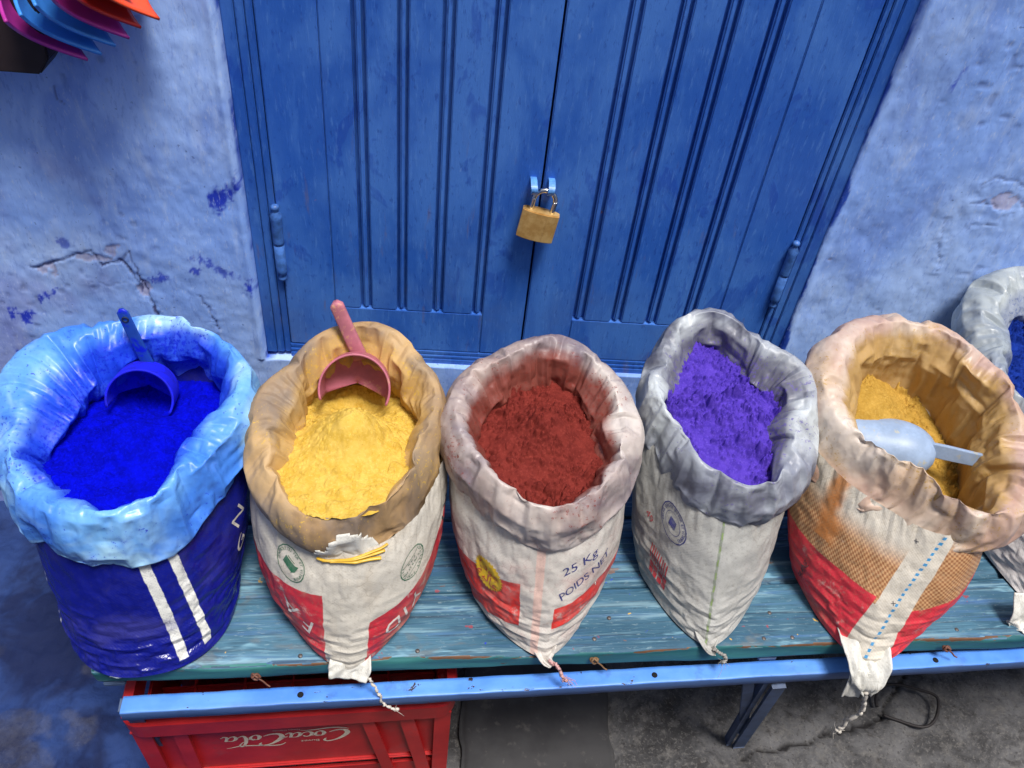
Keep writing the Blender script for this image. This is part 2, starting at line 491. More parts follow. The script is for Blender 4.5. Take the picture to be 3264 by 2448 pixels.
def bench_edge():
    m = M('chipped_green_paint', 0.55, 0.4)
    p = m.obj()
    c = m.mix(m.ramp(m.noise(p, 9, 7, 0.65, 0.3, (0.35, 1, 2)), 0.36, 0.66), lin(30, 84, 94), lin(60, 122, 118))
    z = m.sep(p)[2]
    edge = m.ramp(z, -0.007, -0.0005)
    low = m.ramp(z, -0.024, -0.03)
    chip = m.noise(p, 30, 8, 0.7, 0.5, (0.3, 1, 1.6))
    ch = m.math('ADD', chip, m.math('MULTIPLY', m.math('MAXIMUM', edge, low), 0.16))
    c = m.mix(m.ramp(ch, 0.66, 0.69), c, m.mix(m.noise(p, 60, 4), lin(120, 82, 54), lin(80, 60, 48)))
    c = m.mix(m.mul(m.ramp(m.noise(p, 60, 4, 0.6, 0, (0.3, 1, 2)), 0.66, 0.7), 0.7), c, lin(120, 156, 165))
    m.color(c)
    m.bump(m.ramp(ch, 0.64, 0.7), 0.5, -0.001)
    m.bump(m.noise(p, 50, 6, 0.65, 0, (0.08, 1, 1.6)), 0.4, 0.0015)
    return m.m
MAT['bench'] = bench_top()
MAT['bench_edge'] = bench_edge()

def iron_paint():
    m = M('chipped_blue_iron_paint', 0.42, 0.5)
    p = m.obj()
    c = m.mix(m.ramp(m.noise(p, 11, 6, 0.6), 0.35, 0.65), lin(72, 128, 214), lin(92, 148, 226))
    chip = m.noise(p, 60, 8, 0.72, 0.4, (0.6, 1, 1))
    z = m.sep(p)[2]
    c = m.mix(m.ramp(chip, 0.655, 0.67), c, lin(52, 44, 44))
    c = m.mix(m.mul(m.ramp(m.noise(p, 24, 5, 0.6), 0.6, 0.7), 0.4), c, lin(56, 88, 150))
    c = m.mix(m.ramp(z, 0.3620, 0.3605, 0.0, 0.8), c, lin(62, 82, 122))  # front flange darkened below the top face, its shade put into the colour
    m.color(c)
    m.bump(m.ramp(chip, 0.63, 0.68), 0.5, -0.0007)
    m.bump(m.noise(p, 150, 5), 0.3, 0.0008)
    return m.m
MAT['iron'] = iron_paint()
MAT['iron_dark'] = simple('grey_blue_iron', lin(66, 84, 116), 0.5, 0.45, 0, 0.25, 40)

# --- powders
def powder_mat(name, c1, c2, c3):
    m = M(name, 0.95, 0.05)
    p = m.pos()
    c = m.mix(m.ramp(m.noise(p, 60, 6, 0.7), 0.35, 0.65), c1, c2)
    c = m.mix(m.mul(m.ramp(m.noise(p, 330, 4, 0.75), 0.50, 0.68), 0.55), c, c3)
    c = m.mix(m.mul(m.ramp(m.noise(m.mapv(p, loc=(5, 5, 5)), 400, 3, 0.7), 0.60, 0.70), 0.45), c, tuple(x * 0.6 for x in c1[:3]) + (1,))
    m.color(c)
    m.bump(m.noise(p, 340, 3, 0.6), 0.25, 0.0012)
    return m.m
MAT['p_blue'] = powder_mat('ultramarine_powder', lin(2, 6, 150), lin(2, 8, 186), lin(6, 20, 206))
MAT['p_yellow'] = powder_mat('ochre_yellow_powder', lin(192, 156, 62), lin(206, 172, 82), lin(220, 190, 108))
MAT['p_red'] = powder_mat('oxide_red_powder', lin(98, 36, 32), lin(116, 45, 39), lin(140, 62, 53))
MAT['p_violet'] = powder_mat('violet_powder', lin(66, 46, 148), lin(82, 58, 168), lin(106, 82, 192))
MAT['p_ochre'] = powder_mat('dull_ochre_powder', lin(160, 124, 52), lin(178, 140, 64), lin(196, 160, 86))
MAT['p_navy'] = powder_mat('dark_blue_powder', lin(14, 34, 104), lin(22, 48, 132), lin(38, 66, 156))

# --- liners (film or paper folded over the sack's mouth)
def liner_mat(name, c1, c2, c3, dust, rough=0.42, trans=0.18, paper=False, dustamt=0.9, c3amt=0.7, coat=0.06, speck=None):
    m = M(name, rough, 0.45)
    p = m.pos()
    n1 = m.noise(p, 8, 3, 0.5, 0.4)
    c = m.mix(m.ramp(n1, 0.36, 0.62), c1, c2)
    n2 = m.noise(m.mapv(p, loc=(3.3, 1.2, 5.1)), 6.5, 5, 0.6, 0.7)
    c = m.mix(m.mul(m.ramp(n2, 0.44, 0.62), c3amt), c, c3)
    ins = m.attr('inside')
    n3 = m.noise(m.mapv(p, loc=(7.3, 4.2, 2.1)), 14, 4, 0.6, 0.4)
    dm = m.ramp(m.math('ADD', m.mul(n3, 0.9), m.mul(ins, 0.62)), 0.43, 0.88, 0.0, dustamt)
    c = m.mix(dm, c, dust)
    c = m.mix(m.mul(m.ramp(m.noise(p, 150, 4, 0.7), 0.54, 0.74), 0.2), c, dust)
    sp = m.math('ADD', m.noise(m.mapv(p, loc=(1, 8, 3)), 240, 3, 0.7), m.mul(m.math('SUBTRACT', n3, 0.5), 0.5))
    c = m.mix(m.mul(m.ramp(m.math('ADD', sp, m.mul(ins, 0.10)), 0.64, 0.70), 0.8), c, speck or dust)
    m.color(c)
    if paper:
        m.bump(m.noise(p, 60, 7, 0.7, 0.6), 0.45, 0.002)
        m.bump(m.noise(p, 300, 4), 0.2, 0.0006)
    else:
        m.bump(m.voro(m.mapv(p, (1, 1.7, 1.2), (0.5, 0.2, 0.9)), 60), 0.22, 0.004)
        m.bump(m.voro(m.mapv(p, (1.4, 1, 0.8), (0.1, 0.9, 0.3)), 130), 0.16, 0.002)
        m.b.inputs['Coat Weight'].default_value = coat
        m.b.inputs['Coat Roughness'].default_value = 0.25
    m.rough(m.ramp(n3, 0.3, 0.75, rough * 0.75, min(1, rough * 1.5)))
    if trans:
        tr = m.n.new('ShaderNodeBsdfTranslucent'); m.l.new(c, tr.inputs['Color'])
        mx = m.n.new('ShaderNodeMixShader'); mx.inputs[0].default_value = trans
        m.l.new(m.b.outputs[0], mx.inputs[1]); m.l.new(tr.outputs[0], mx.inputs[2])
        m.l.new(mx.outputs[0], m.n['Material Output'].inputs['Surface'])
    return m.m
MAT['l1'] = liner_mat('blue_dusted_film', lin(116, 180, 242), lin(72, 136, 234), lin(190, 232, 246), lin(24, 62, 214), 0.36, 0.12, coat=0.12, speck=lin(14, 40, 200))
MAT['l2'] = liner_mat('brown_kraft_paper', lin(164, 132, 94), lin(190, 158, 114), lin(104, 100, 100), lin(200, 160, 84), 0.75, 0.05, paper=True, dustamt=0.55, c3amt=0.65, speck=lin(206, 168, 70))
MAT['l3'] = liner_mat('red_dusted_film', lin(182, 164, 156), lin(214, 204, 196), lin(110, 98, 114), lin(132, 64, 52), 0.42, 0.18, dustamt=0.95, c3amt=0.8, speck=lin(138, 58, 48))
MAT['l4'] = liner_mat('grey_film', lin(144, 148, 162), lin(204, 210, 212), lin(86, 86, 102), lin(92, 90, 108), 0.42, 0.18, dustamt=0.8, c3amt=0.85, speck=lin(104, 92, 160))
MAT['l5'] = liner_mat('cream_film', lin(208, 180, 156), lin(228, 214, 200), lin(188, 146, 132), lin(192, 154, 86), 0.42, 0.22, dustamt=0.85, c3amt=0.7)
MAT['l6'] = liner_mat('pale_grey_film', lin(160, 168, 172), lin(200, 206, 204), lin(120, 130, 146), lin(110, 122, 160), 0.34, 0.15, dustamt=0.5)

# --- woven sacks; prints are rectangles / bands in the UV of the cloth: u metres round, v 0..1 up
def woven(name, base, dirt, prints=(), gloss=0.45, weave=700.0, dirtamt=0.5, stripe=None):
    m = M(name, gloss, 0.4)
    uvv = m.uv(); sx = m.sep(uvv); u, v = sx[0], sx[1]
    p = m.pos()
    un = m.math('ADD', u, m.mul(m.math('SUBTRACT', m.noise(p, 90, 3), 0.5), 0.003))
    vnn = m.math('ADD', v, m.mul(m.math('SUBTRACT', m.noise(p, 90, 3), 0.5), 0.012))
    c = m.mix(m.ramp(m.noise(p, 14, 6, 0.65, 0.4), 0.36, 0.66), base, tuple(x * 0.86 for x in base[:3]) + (1,))
    for pr in prints:
        uu = m.math('SUBTRACT', un, m.mul(vnn, pr.get('us', 0.0))); vv = m.math('SUBTRACT', vnn, m.mul(un, pr.get('vs', 0.0)))
        so = pr.get('soft', 0.004)
        us_ = pr.get('usoft', 0.0006)
        if pr.get('warp'): uu = m.math('ADD', uu, m.mul(m.math('SUBTRACT', m.noise(p, 18, 4, 0.6), 0.5), pr['warp'])); vv = m.math('ADD', vv, m.mul(m.math('SUBTRACT', m.noise(p, 14, 4, 0.6), 0.5), pr['warp'] * 6))
        k = m.mul(m.mul(m.ramp(uu, pr['u0'] - us_, pr['u0'] + us_), m.ramp(uu, pr['u1'] + us_, pr['u1'] - us_)),
                  m.mul(m.ramp(vv, pr['v0'] - 0.004, pr['v0'] + 0.004), m.ramp(vv, pr['v1'] + so, pr['v1'] - so)))
        if pr.get('dash'): k = m.mul(k, m.ramp(m.math('SINE', m.mul(v, pr['dash'])), -0.1, 0.1))
        w_ = pr.get('wear', 0.4)
        worn = m.ramp(m.noise(p, 45, 7, 0.72), 0.62 - 0.12 * w_, 0.80 - 0.12 * w_, 1.0, 1.0 - 0.75 * min(1, w_ + 0.4))
        col = pr['col']
        if pr.get('hess'):
            hx = m.mul(m.math('SINE', m.mul(m.math('ADD', u, m.mul(v, 0.03)), 1050)), m.math('SINE', m.mul(v, 175)))
            col = m.mix(m.ramp(hx, -0.6, 0.6), m.mix(m.noise(p, 60, 3), lin(140, 92, 58), lin(164, 112, 76)), m.mix(m.noise(p, 45, 3), lin(186, 138, 94), lin(208, 166, 122)))
        c = m.mix(m.mul(k, worn), c, col)
    d = m.noise(m.mapv(p, loc=(2.7, 5.5, 1.1)), 10, 7, 0.68, 0.6)
    c = m.mix(m.mul(m.ramp(d, 0.48, 0.72), dirtamt), c, dirt)
    c = m.mix(m.mul(m.ramp(m.noise(p, 230, 4, 0.75), 0.52, 0.68), 0.35), c, tuple(x * 0.6 for x in dirt[:3]) + (1,))
    ck = m.voro(m.mapv(p, (1, 1, 1.6)), 55, 'DISTANCE_TO_EDGE')
    c = m.mix(m.mul(m.mul(m.ramp(ck, 0.03, 0.0), m.ramp(d, 0.42, 0.6)), 0.45), c, tuple(x * 0.55 for x in dirt[:3]) + (1,))
    # tapes of the weave
    wu = m.math('SINE', m.mul(u, weave * 2)); wv = m.math('SINE', m.mul(v, weave * 0.42))
    w = m.mul(wu, wv)
    c = m.mix(m.ramp(w, 0.2, 1.0, 0.0, 0.10), c, tuple(x * 0.5 for x in dirt[:3]) + (1,))
    m.color(c)
    m.bump(w, 0.12, 0.0006)
    k = m.n.new('ShaderNodeTexNoise'); k.noise_type = 'RIDGED_MULTIFRACTAL'; m.l.new(m.mapv(p, (1, 1, 1.8)), k.inputs['Vector'])
    k.inputs['Scale'].default_value = 24; k.inputs['Detail'].default_value = 3; k.inputs['Distortion'].default_value = 0.5
    m.bump(k.outputs['Fac'], 0.25, 0.0035)
    m.bump(m.noise(p, 90, 4, 0.6, 0.8), 0.3, 0.0016)
    m.rough(m.ramp(d, 0.3, 0.7, gloss * 0.8, gloss * 1.35))
    return m.m
RED = lin(186, 44, 58); RED2 = lin(198, 50, 44); CRIM = lin(206, 52, 66)
WHITE = lin(202, 196, 184)

# ================================================================== SETTING
ZG = -0.40           # ground level; the bench top is z = 0

def seg_dist(X, Y, pts):
    d = np.full(X.shape, 9.0)
    for (ax, ay), (bx, by) in zip(pts[:-1], pts[1:]):
        vx, vy = bx - ax, by - ay
        t = np.clip(((X - ax) * vx + (Y - ay) * vy) / (vx * vx + vy * vy + 1e-9), 0, 1)
        d = np.minimum(d, np.hypot(X - ax - t * vx, Y - ay - t * vy))
    return d

# ---- ground: one sheet, fine near the bench, coarse out to the horizon
def axis(lo, hi, step, far):
    core = np.arange(lo, hi + step / 2, step)
    k = np.array([0.02, 0.06, 0.15, 0.4, 1, 2.5, 6, 15, 40, 100, 250])
    k = k[k < far]
    return np.concatenate([lo - k[::-1], core, hi + k])
gx = axis(-1.0, 1.15, 0.005, 260); gy = axis(-0.8, 0.04, 0.005, 260)
GX, GY = np.meshgrid(gx, gy, indexing='ij')
near = sstep(-3, -1.5, GX) * sstep(3, 1.5, GX) * sstep(-3, -1.5, GY)
gh = 0.012 * fbm(GX * 5, GY * 5, 5, 3) + 0.004 * fbm(GX * 40, GY * 40, 3, 8)
w1, w2, wid = worley(GX * 16 + fbm(GX * 20, GY * 20, 2, 5) * 0.4, GY * 16, 4)
gh += 0.006 * np.clip(wid - 0.5, 0, 1) * sstep(0.0, 0.15, w2 - w1)
gcr = seg_dist(GX + 0.006 * fbm(GX * 30, GY * 30, 3, 2), GY + 0.006 * fbm(GX * 30, GY * 30, 3, 12),
               [(0.40, -0.475), (0.4368, -0.459), (0.5233, -0.438), (0.578, -0.421), (0.672, -0.39), (0.76, -0.30), (0.80, -0.1)])
crk = sstep(0.004, 0.0015, gcr)
gh -= 0.008 * crk
edge_blue = GX + 0.10 * fbm(GX * 6, GY * 6, 4, 31)
bp = sstep(-0.28, -0.40, edge_blue)
bp *= 1 - 0.25 * sstep(0.45, 0.6, fbm(GX * 9 + 4, GY * 9, 4, 41))
gh += sstep(-0.45, -0.75, GX) * 0.02 * near + 0.012 * np.abs(fbm(GX * 4 + 1, GY * 7, 3, 77)) * sstep(-0.3, -0.5, GX) * near
P = np.stack([GX, GY, ZG + (gh - 0.006) * near], -1)
g = grid_obj('ground', P, MAT['ground'], attrs={'bluepaint': bp * near, 'crack': crk})
g['kind'] = 'structure'

# ---- wall with the door opening
DX0, DX1, DZ0, DZ1 = -0.412, 0.427, 0.033, 1.24
wx = np.unique(np.round(np.concatenate([np.linspace(-5, -0.98, 40), np.arange(-0.96, DX0 - 0.001, 0.0024), [DX0 - 0.0008, DX0],
                     np.linspace(DX0, DX1, 60), [DX1 + 0.0008], np.arange(DX1 + 0.0024, 0.96, 0.0024), np.linspace(0.98, 5, 40)]), 5))
wz = np.unique(np.round(np.concatenate([np.linspace(ZG - 0.06, -0.06, 40), np.arange(-0.055, DZ0 - 0.001, 0.0035), [DZ0 - 0.0008, DZ0],
                     np.arange(DZ0 + 0.003, 0.74, 0.0028), np.linspace(0.76, DZ1, 12), [DZ1 + 0.001], np.linspace(DZ1 + 0.05, 2.9, 20)]), 5))
X, Z = np.meshgrid(wx, wz, indexing='ij')
lines = [[(-0.735, 0.192), (-0.703, 0.2), (-0.674, 0.219), (-0.645, 0.229), (-0.638, 0.218), (-0.632, 0.203), (-0.607, 0.217), (-0.588, 0.232), (-0.584, 0.198), (-0.58, 0.174), (-0.576, 0.153), (-0.572, 0.127), (-0.56, 0.07)],
         [(-0.606, 0.22), (-0.596, 0.204), (-0.587, 0.18), (-0.587, 0.156)],
         [(-0.628, 0.477), (-0.629, 0.464), (-0.624, 0.454)],
         [(0.62, 0.429), (0.629, 0.439), (0.643, 0.446), (0.664, 0.44), (0.684, 0.438), (0.72, 0.41)],
         [(0.636, 0.367), (0.657, 0.368), (0.676, 0.368)], [(0.594, 0.372), (0.609, 0.323), (0.621, 0.28)], [(0.62, 0.40), (0.65, 0.402), (0.69, 0.39)],
         [(-0.66, 0.17), (-0.63, 0.165), (-0.6, 0.175)], [(-0.50, 0.16), (-0.49, 0.13), (-0.482, 0.09)]]
jx = 0.004 * fbm(X * 60, Z * 60, 3, 5); jz = 0.004 * fbm(X * 60, Z * 60, 3, 6)
crack = np.zeros(X.shape); flake = np.zeros(X.shape)
for k, L in enumerate(lines):
    d = seg_dist(X + jx, Z + jz, L)
    wd = 0.0018 if k in (0, 1, 3) else 0.0010
    crack = np.maximum(crack, (0.5 if k in (3, 4, 5, 6, 7) else 1.0) * sstep(wd * 1.5, wd * 0.4, d) * (0.55 + 0.45 * np.clip(fbm(X * 40, Z * 40, 2, k) + 0.3, 0, 1)))
    flake = np.maximum(flake, sstep(0.02, 0.0, d))
pit = sstep(0.83, 0.93, vn(X * 75, Z * 75, 51) * 0.5 + 0.5) * sstep(0.45, 0.7, vn(X * 7, Z * 7, 52) * 0.5 + 0.5)
crack = np.maximum(crack, 0.3 * pit)
cob = np.zeros(X.shape)
for (cx, cz, a, b, rot_, s_) in [(-0.439, 0.338, 0.013, 0.024, 0.5, 1), (-0.55, 0.185, 0.017, 0.006, -0.2, 0.9), (-0.503, 0.204, 0.009, 0.006, 0, 0.9), (-0.487, 0.226, 0.004, 0.010, 0, .9),
                                 (-0.424, 0.18, 0.014, 0.011, 0.5, 1), (-0.455, 0.206, 0.03, 0.009, 0.55, 0.8), (-0.731, 0.136, 0.013, 0.007, -0.7, 1), (-0.772, 0.098, 0.02, 0.010, 0, 1),
                                 (-0.68, 0.238, 0.007, 0.006, 0, .7), (0.514, 0.574, 0.004, 0.012, 0.2, .8), (-0.76, 0.02, 0.03, 0.02, 0, 1), (-0.70, 0.05, 0.02, 0.01, 0.4, 1)]:
    c, s = math.cos(rot_), math.sin(rot_)
    ax = (X - cx) * c - (Z - cz) * s; az = (X - cx) * s + (Z - cz) * c
    q = np.hypot(ax / a, az / b) + 0.8 * fbm(X * 120, Z * 45, 4, int(abs(cx) * 1000)) + 0.5 * vn(X * 420, Z * 300, 7)
    cob = np.maximum(cob, s_ * sstep(1.25, 0.45, q))
mauve = 0.7 * sstep(-0.1, 0.5, fbm(X * 5 + 1.3, Z * 4, 5, 61)) * np.maximum(sstep(0.44, 0.52, X) * sstep(0.50, 0.28, Z), 0.75 * sstep(-0.5, -0.56, X) * sstep(0.52, 0.4, Z))
bare = np.zeros(X.shape)
for (cx, cz, a, b) in [(-0.72, 0.186, 0.016, 0.012), (-0.615, 0.231, 0.012, 0.008), (-0.58, 0.163, 0.010, 0.013), (0.663, 0.41, 0.03, 0.012), (0.452, 0.287, 0.009, 0.005), (-0.645, 0.215, 0.03, 0.006)]:
    q = np.hypot((X - cx) / a, (Z - cz) / b) + 0.7 * fbm(X * 70, Z * 70, 4, int(abs(cz) * 999))
    bare = np.maximum(bare, sstep(1.0, 0.8, q))
# door-coloured brush strokes lapping onto the plaster beside the frame
rag = 0.0035 * fbm(X * 34, Z * 16, 5, 91)
dl = np.where((Z > DZ0 - 0.004) & (X < DX0 + 0.01), DX0 - X, 9); dr = np.where((Z > DZ0 - 0.004) & (X > DX1 - 0.01), X - DX1, 9)
trim = np.maximum(sstep(0.0015, -0.001, dl + rag), sstep(0.0055, 0.003, dr + rag * 1.6))
drim = np.minimum(dl, dr)
Yw = -0.012 - 0.006 * fbm(X * 2.2, Z * 2.2, 3, 71) - 0.0007 * fbm(X * 9, Z * 9, 4, 72) - 0.0008 * fbm(X * 45, Z * 30, 3, 73)
Yw += 0.0024 * crack - 0.0008 * flake * (fbm(X * 60, Z * 60, 3, 9) > 0) + 0.0012 * bare
Yw = np.where(np.abs(drim) < 0.02, Yw * sstep(-0.0015, 0.009, np.abs(drim)) ** 0.5 - 0.0045 * (1 - sstep(0, 0.02, np.abs(drim))), Yw)
hole = (X >= DX0 - 1e-6) & (X <= DX1 + 1e-6) & (Z >= DZ0 - 1e-6) & (Z <= DZ1 + 1e-6)
Yw = np.where(hole, 0.05, Yw)
P = np.stack([X, Yw, Z], -1)
n_, m_ = X.shape
Q = grid_quads(n_, m_)
hv = hole.ravel()
Q = Q[~(hv[Q].all(axis=1))]
me = quad_mesh('wall', P.reshape(-1, 3), Q)
for k, v in dict(crack=crack, cobalt=cob * 0.95, mauve=mauve, bare=bare * 0.7, trimpaint=trim).items(): add_attr(me, k, v)
wall = link('plastered_wall', me, MAT['wall'])
tag(wall, 'uneven light blue limewashed plaster wall with cracks around the door', 'wall')

# ---- unseen wall added behind the camera: it narrows the sky that lights the bench
AX, AZ = np.meshgrid(np.linspace(-5, 5, 120), np.linspace(ZG - 0.05, 2.5, 40), indexing='ij')
AP = np.stack([AX, -2.15 + 0.01 * fbm(AX * 2, AZ * 2, 3, 5), AZ], -1)
BP = np.stack([AX, -2.45 + 0 * AX, AZ], -1)
aw = quad_mesh('sky_blocker_wall', np.concatenate([AP.reshape(-1, 3), BP.reshape(-1, 3)]), np.concatenate([grid_quads(120, 40)[:, ::-1], grid_quads(120, 40) + 4800,
     np.array([[i * 40 + 39, (i + 1) * 40 + 39, 4800 + (i + 1) * 40 + 39, 4800 + i * 40 + 39] for i in range(119)])]))
tag(link('sky_blocker_wall', aw, simple('pale_blocker', lin(206, 206, 204), 0.85, 0.2, 0, 0.06, 4)), 'unseen pale wall added behind the camera to narrow the sky light', 'wall')

# ---- double door
door = empty('double_door', (0, 0, DZ0), 0, 'dark blue grooved wooden double door held shut by a brass padlock', 'door')
def dbox(name, x0, x1, y0, y1, z0, z1, mat, parent, bev=0.0012):
    return box(name, x0, x1, y0, y1, z0 - DZ0, z1 - DZ0, mat, parent, bev)
ZT = 1.20
def leaf(x0, x1, seam, grooves, sgn):
    lf = dbox('leaf', x0 + 0.002, x1 - 0.002, 0.0105, 0.036, 0.060, ZT, MAT['door'], door, 0.002)
    if sgn < 0: cuts = [x0, seam]
    else: cuts = [x0]
    for (a, b) in grooves: cuts += [a, b]
    if sgn > 0: cuts += [seam, x1]
    else: cuts += [x1]
    gset = {(round(a, 4), round(b, 4)) for a, b in grooves}
    ZR = 0.1385
    xs = [c for c in cuts]
    for a, b in zip(xs[:-1], xs[1:]):
        if (round(a, 4), round(b, 4)) in gset:
            # two grooves with a bead between them
            w = b - a
            dbox('bead', a + w * 0.29, a + w * 0.71, 0.0008, 0.0108, ZR + 0.002, ZT, MAT['door'], lf, 0.0022)
        else:
            full = (a == x0 or b == x1)
            dbox('stile' if full else 'board', a + 0.0003, b - 0.0003, 0.0 if full else 0.0003, 0.0108, (0.0585 if full else ZR), ZT, MAT['door'], lf, 0.0016)
    ra = cuts[1] if sgn < 0 else cuts[1]
    rb = cuts[-2]
    dbox('bottom_rail', ra + 0.0002, rb - 0.0002, 0.0002, 0.0108, 0.0585, ZR - 0.0003, MAT['door'], lf, 0.0008)
    return lf
leaf(-0.3735, -0.0013, -0.2985, [(-0.2585, -0.2415), (-0.2025, -0.1880), (-0.1475, -0.1315), (-0.0845, -0.0680)], -1)
leaf(0.0013, 0.3872, 0.3095, [(0.0765, 0.0950), (0.1385, 0.1555), (0.1950, 0.2125), (0.2530, 0.2710)], 1)
fr = empty('frame', (0, 0, 0)); fr.parent = door
for (a, b, y) in [(-0.3745, -0.3838, -0.0015), (-0.3846, -0.3958, -0.0030), (-0.3966, -0.4125, -0.0040), (0.3884, 0.3964, -0.0015), (0.3972, 0.4088, -0.0030), (0.4096, 0.4290, -0.0040)]:
    dbox('jamb_strip', min(a, b), max(a, b), y, 0.045, 0.040, ZT + 0.03, MAT['frame'], fr, 0.0014)
for (a, b, y) in [(0.0500, 0.0575, -0.0008), (0.0428, 0.0494, -0.0022), (0.0310, 0.0422, -0.0034)]:
    dbox('sill_strip', -0.3744, 0.3883, y, 0.045, a, b, MAT['frame'], fr, 0.0012)
dbox('head_rail', -0.3744, 0.3883, -0.002, 0.045, ZT + 0.0015, ZT + 0.045, MAT['frame'], fr, 0.002)
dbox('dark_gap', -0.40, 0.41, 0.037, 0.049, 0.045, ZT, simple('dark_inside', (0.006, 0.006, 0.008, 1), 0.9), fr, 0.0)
def hinge(x, z0, z1, r, top_ball):
    k = z1 - z0
    prof = [(r * .25, 0), (r * .75, 0.002), (r * .8, 0.006), (r * .5, 0.009), (r * .55, 0.011), (r * .95, 0.014), (r, 0.02), (r, k * .5 - 0.0015), (r * .82, k * .5 - 0.0008),
            (r * .82, k * .5 + 0.0004), (r * 1.02, k * .5 + 0.001), (r, k * .5 + 0.004), (r * 1.0, k - 0.024), (r * 1.15, k - 0.018), (r * .6, k - 0.011), (r * .5, k - 0.009), (r * .78, k - 0.006), (r * .75, k - 0.002), (r * .3, k)]
    return lathe_z('hinge', prof, MAT['hinge'], door, 18, (x, -0.006, z0 - DZ0))
hinge(-0.3735, 0.190, 0.322, 0.0078, True)
hinge(0.3885, 0.192, 0.318, 0.0070, True)
def strap(x, tilt):
    path = catmull([(x, 0.004, 0.389), (x, -0.010, 0.3915), (x + tilt * .3, -0.0215, 0.388), (x + tilt, -0.0245, 0.382), (x + tilt * 1.2, -0.017, 0.374), (x + tilt, 0.003, 0.370)], 22)
    V = []; F = []
    T = np.gradient(path, axis=0); T /= np.linalg.norm(T, axis=1, keepdims=True)
    for i, p in enumerate(path):
        nr = np.cross(T[i], (1, 0, 0)); nr /= np.linalg.norm(nr)
        for sx, sn in ((-1, -1), (1, -1), (1, 1), (-1, 1)):
            V.append(p + np.array([sx * 0.0045, 0, -DZ0]) + nr * sn * 0.0011)
    for i in range(len(path) - 1):
        for j in range(4): F.append((i * 4 + j, i * 4 + (j + 1) % 4, (i + 1) * 4 + (j + 1) % 4, (i + 1) * 4 + j))
    return pydata('hasp_eye', V, F, simple('hasp_blue', lin(84, 140, 205), 0.4, 0.5, 0, 0.25, 120), door, False)
strap(-0.0135, 0.002); strap(0.0120, -0.001)

# ---- padlock
def padlock():
    brass = M('worn_brass', 0.38, 0.5); brass.b.inputs['Metallic'].default_value = 0.45
    p = brass.obj()
    brass.color(brass.mix(brass.ramp(brass.noise(p, 60, 6, 0.65), 0.35, 0.65), lin(196, 150, 84), lin(218, 178, 112)))
    brass.rough(brass.ramp(brass.noise(p, 90, 5), 0.3, 0.7, 0.34, 0.5))
    brass.bump(brass.noise(p, 300, 4, 0.6, 0, (0.2, 1, 1)), 0.12, 0.0004)
    chrome = simple('chromed_steel', (0.62, 0.62, 0.60, 1), 0.18, 0.5, 1.0, 0.15, 120)
    root = empty('padlock', (-0.0045, -0.0195, 0.3035), 0, 'brass padlock with steel shackle hanging from the hasp of the blue door', 'padlock')
    root.rotation_euler = (R(-4), R(8), R(-6))
    w, h, d = 0.0265, 0.045, 0.0105
    prof = [(x, -math.sqrt(max(0, 1 - (x * 0.86) ** 2))) for x in np.linspace(-1, 1, 15)]
    ring = [(x * w, y * d) for x, y in prof] + [(-x * w, -y * d) for x, y in prof]
    bm = bmesh.new()
    vs = [bm.verts.new((x, y, 0)) for x, y in ring]
    f = bm.faces.new(vs); f.normal_update()
    if f.normal.z > 0: f.normal_flip()
    ex = bmesh.ops.extrude_face_region(bm, geom=[f])
    for e in ex['geom']:
        if isinstance(e, bmesh.types.BMVert): e.co.z += h
    bmesh.ops.recalc_face_normals(bm, faces=bm.faces[:])
    be = [e for e in bm.edges if abs(e.verts[0].co.z - e.verts[1].co.z) < 1e-6]
    bmesh.ops.bevel(bm, geom=be, offset=0.0011, segments=2, affect='EDGES')
    from_bm('body', bm, brass.m, root)
    # fine scribed line on the face
    box('scribed_line', 0.0093, 0.0097, -0.0103, -0.0094, 0.002, 0.043, simple('pale_brass', lin(205, 165, 105), 0.4, 0.5, 0.8), root, 0)
    rr = 0.0152
    pts = [(-rr, 0, h - 0.004), (-rr, 0, h + 0.016)] + [(-rr * math.cos(a), 0, h + 0.016 + rr * 1.05 * math.sin(a)) for a in np.linspace(0.15, math.pi - 0.15, 16)] + [(rr, 0, h + 0.016), (rr, 0, h - 0.004)]
    tube('shackle', catmull(pts, 60), 0.0036, chrome, root, 14)
padlock()

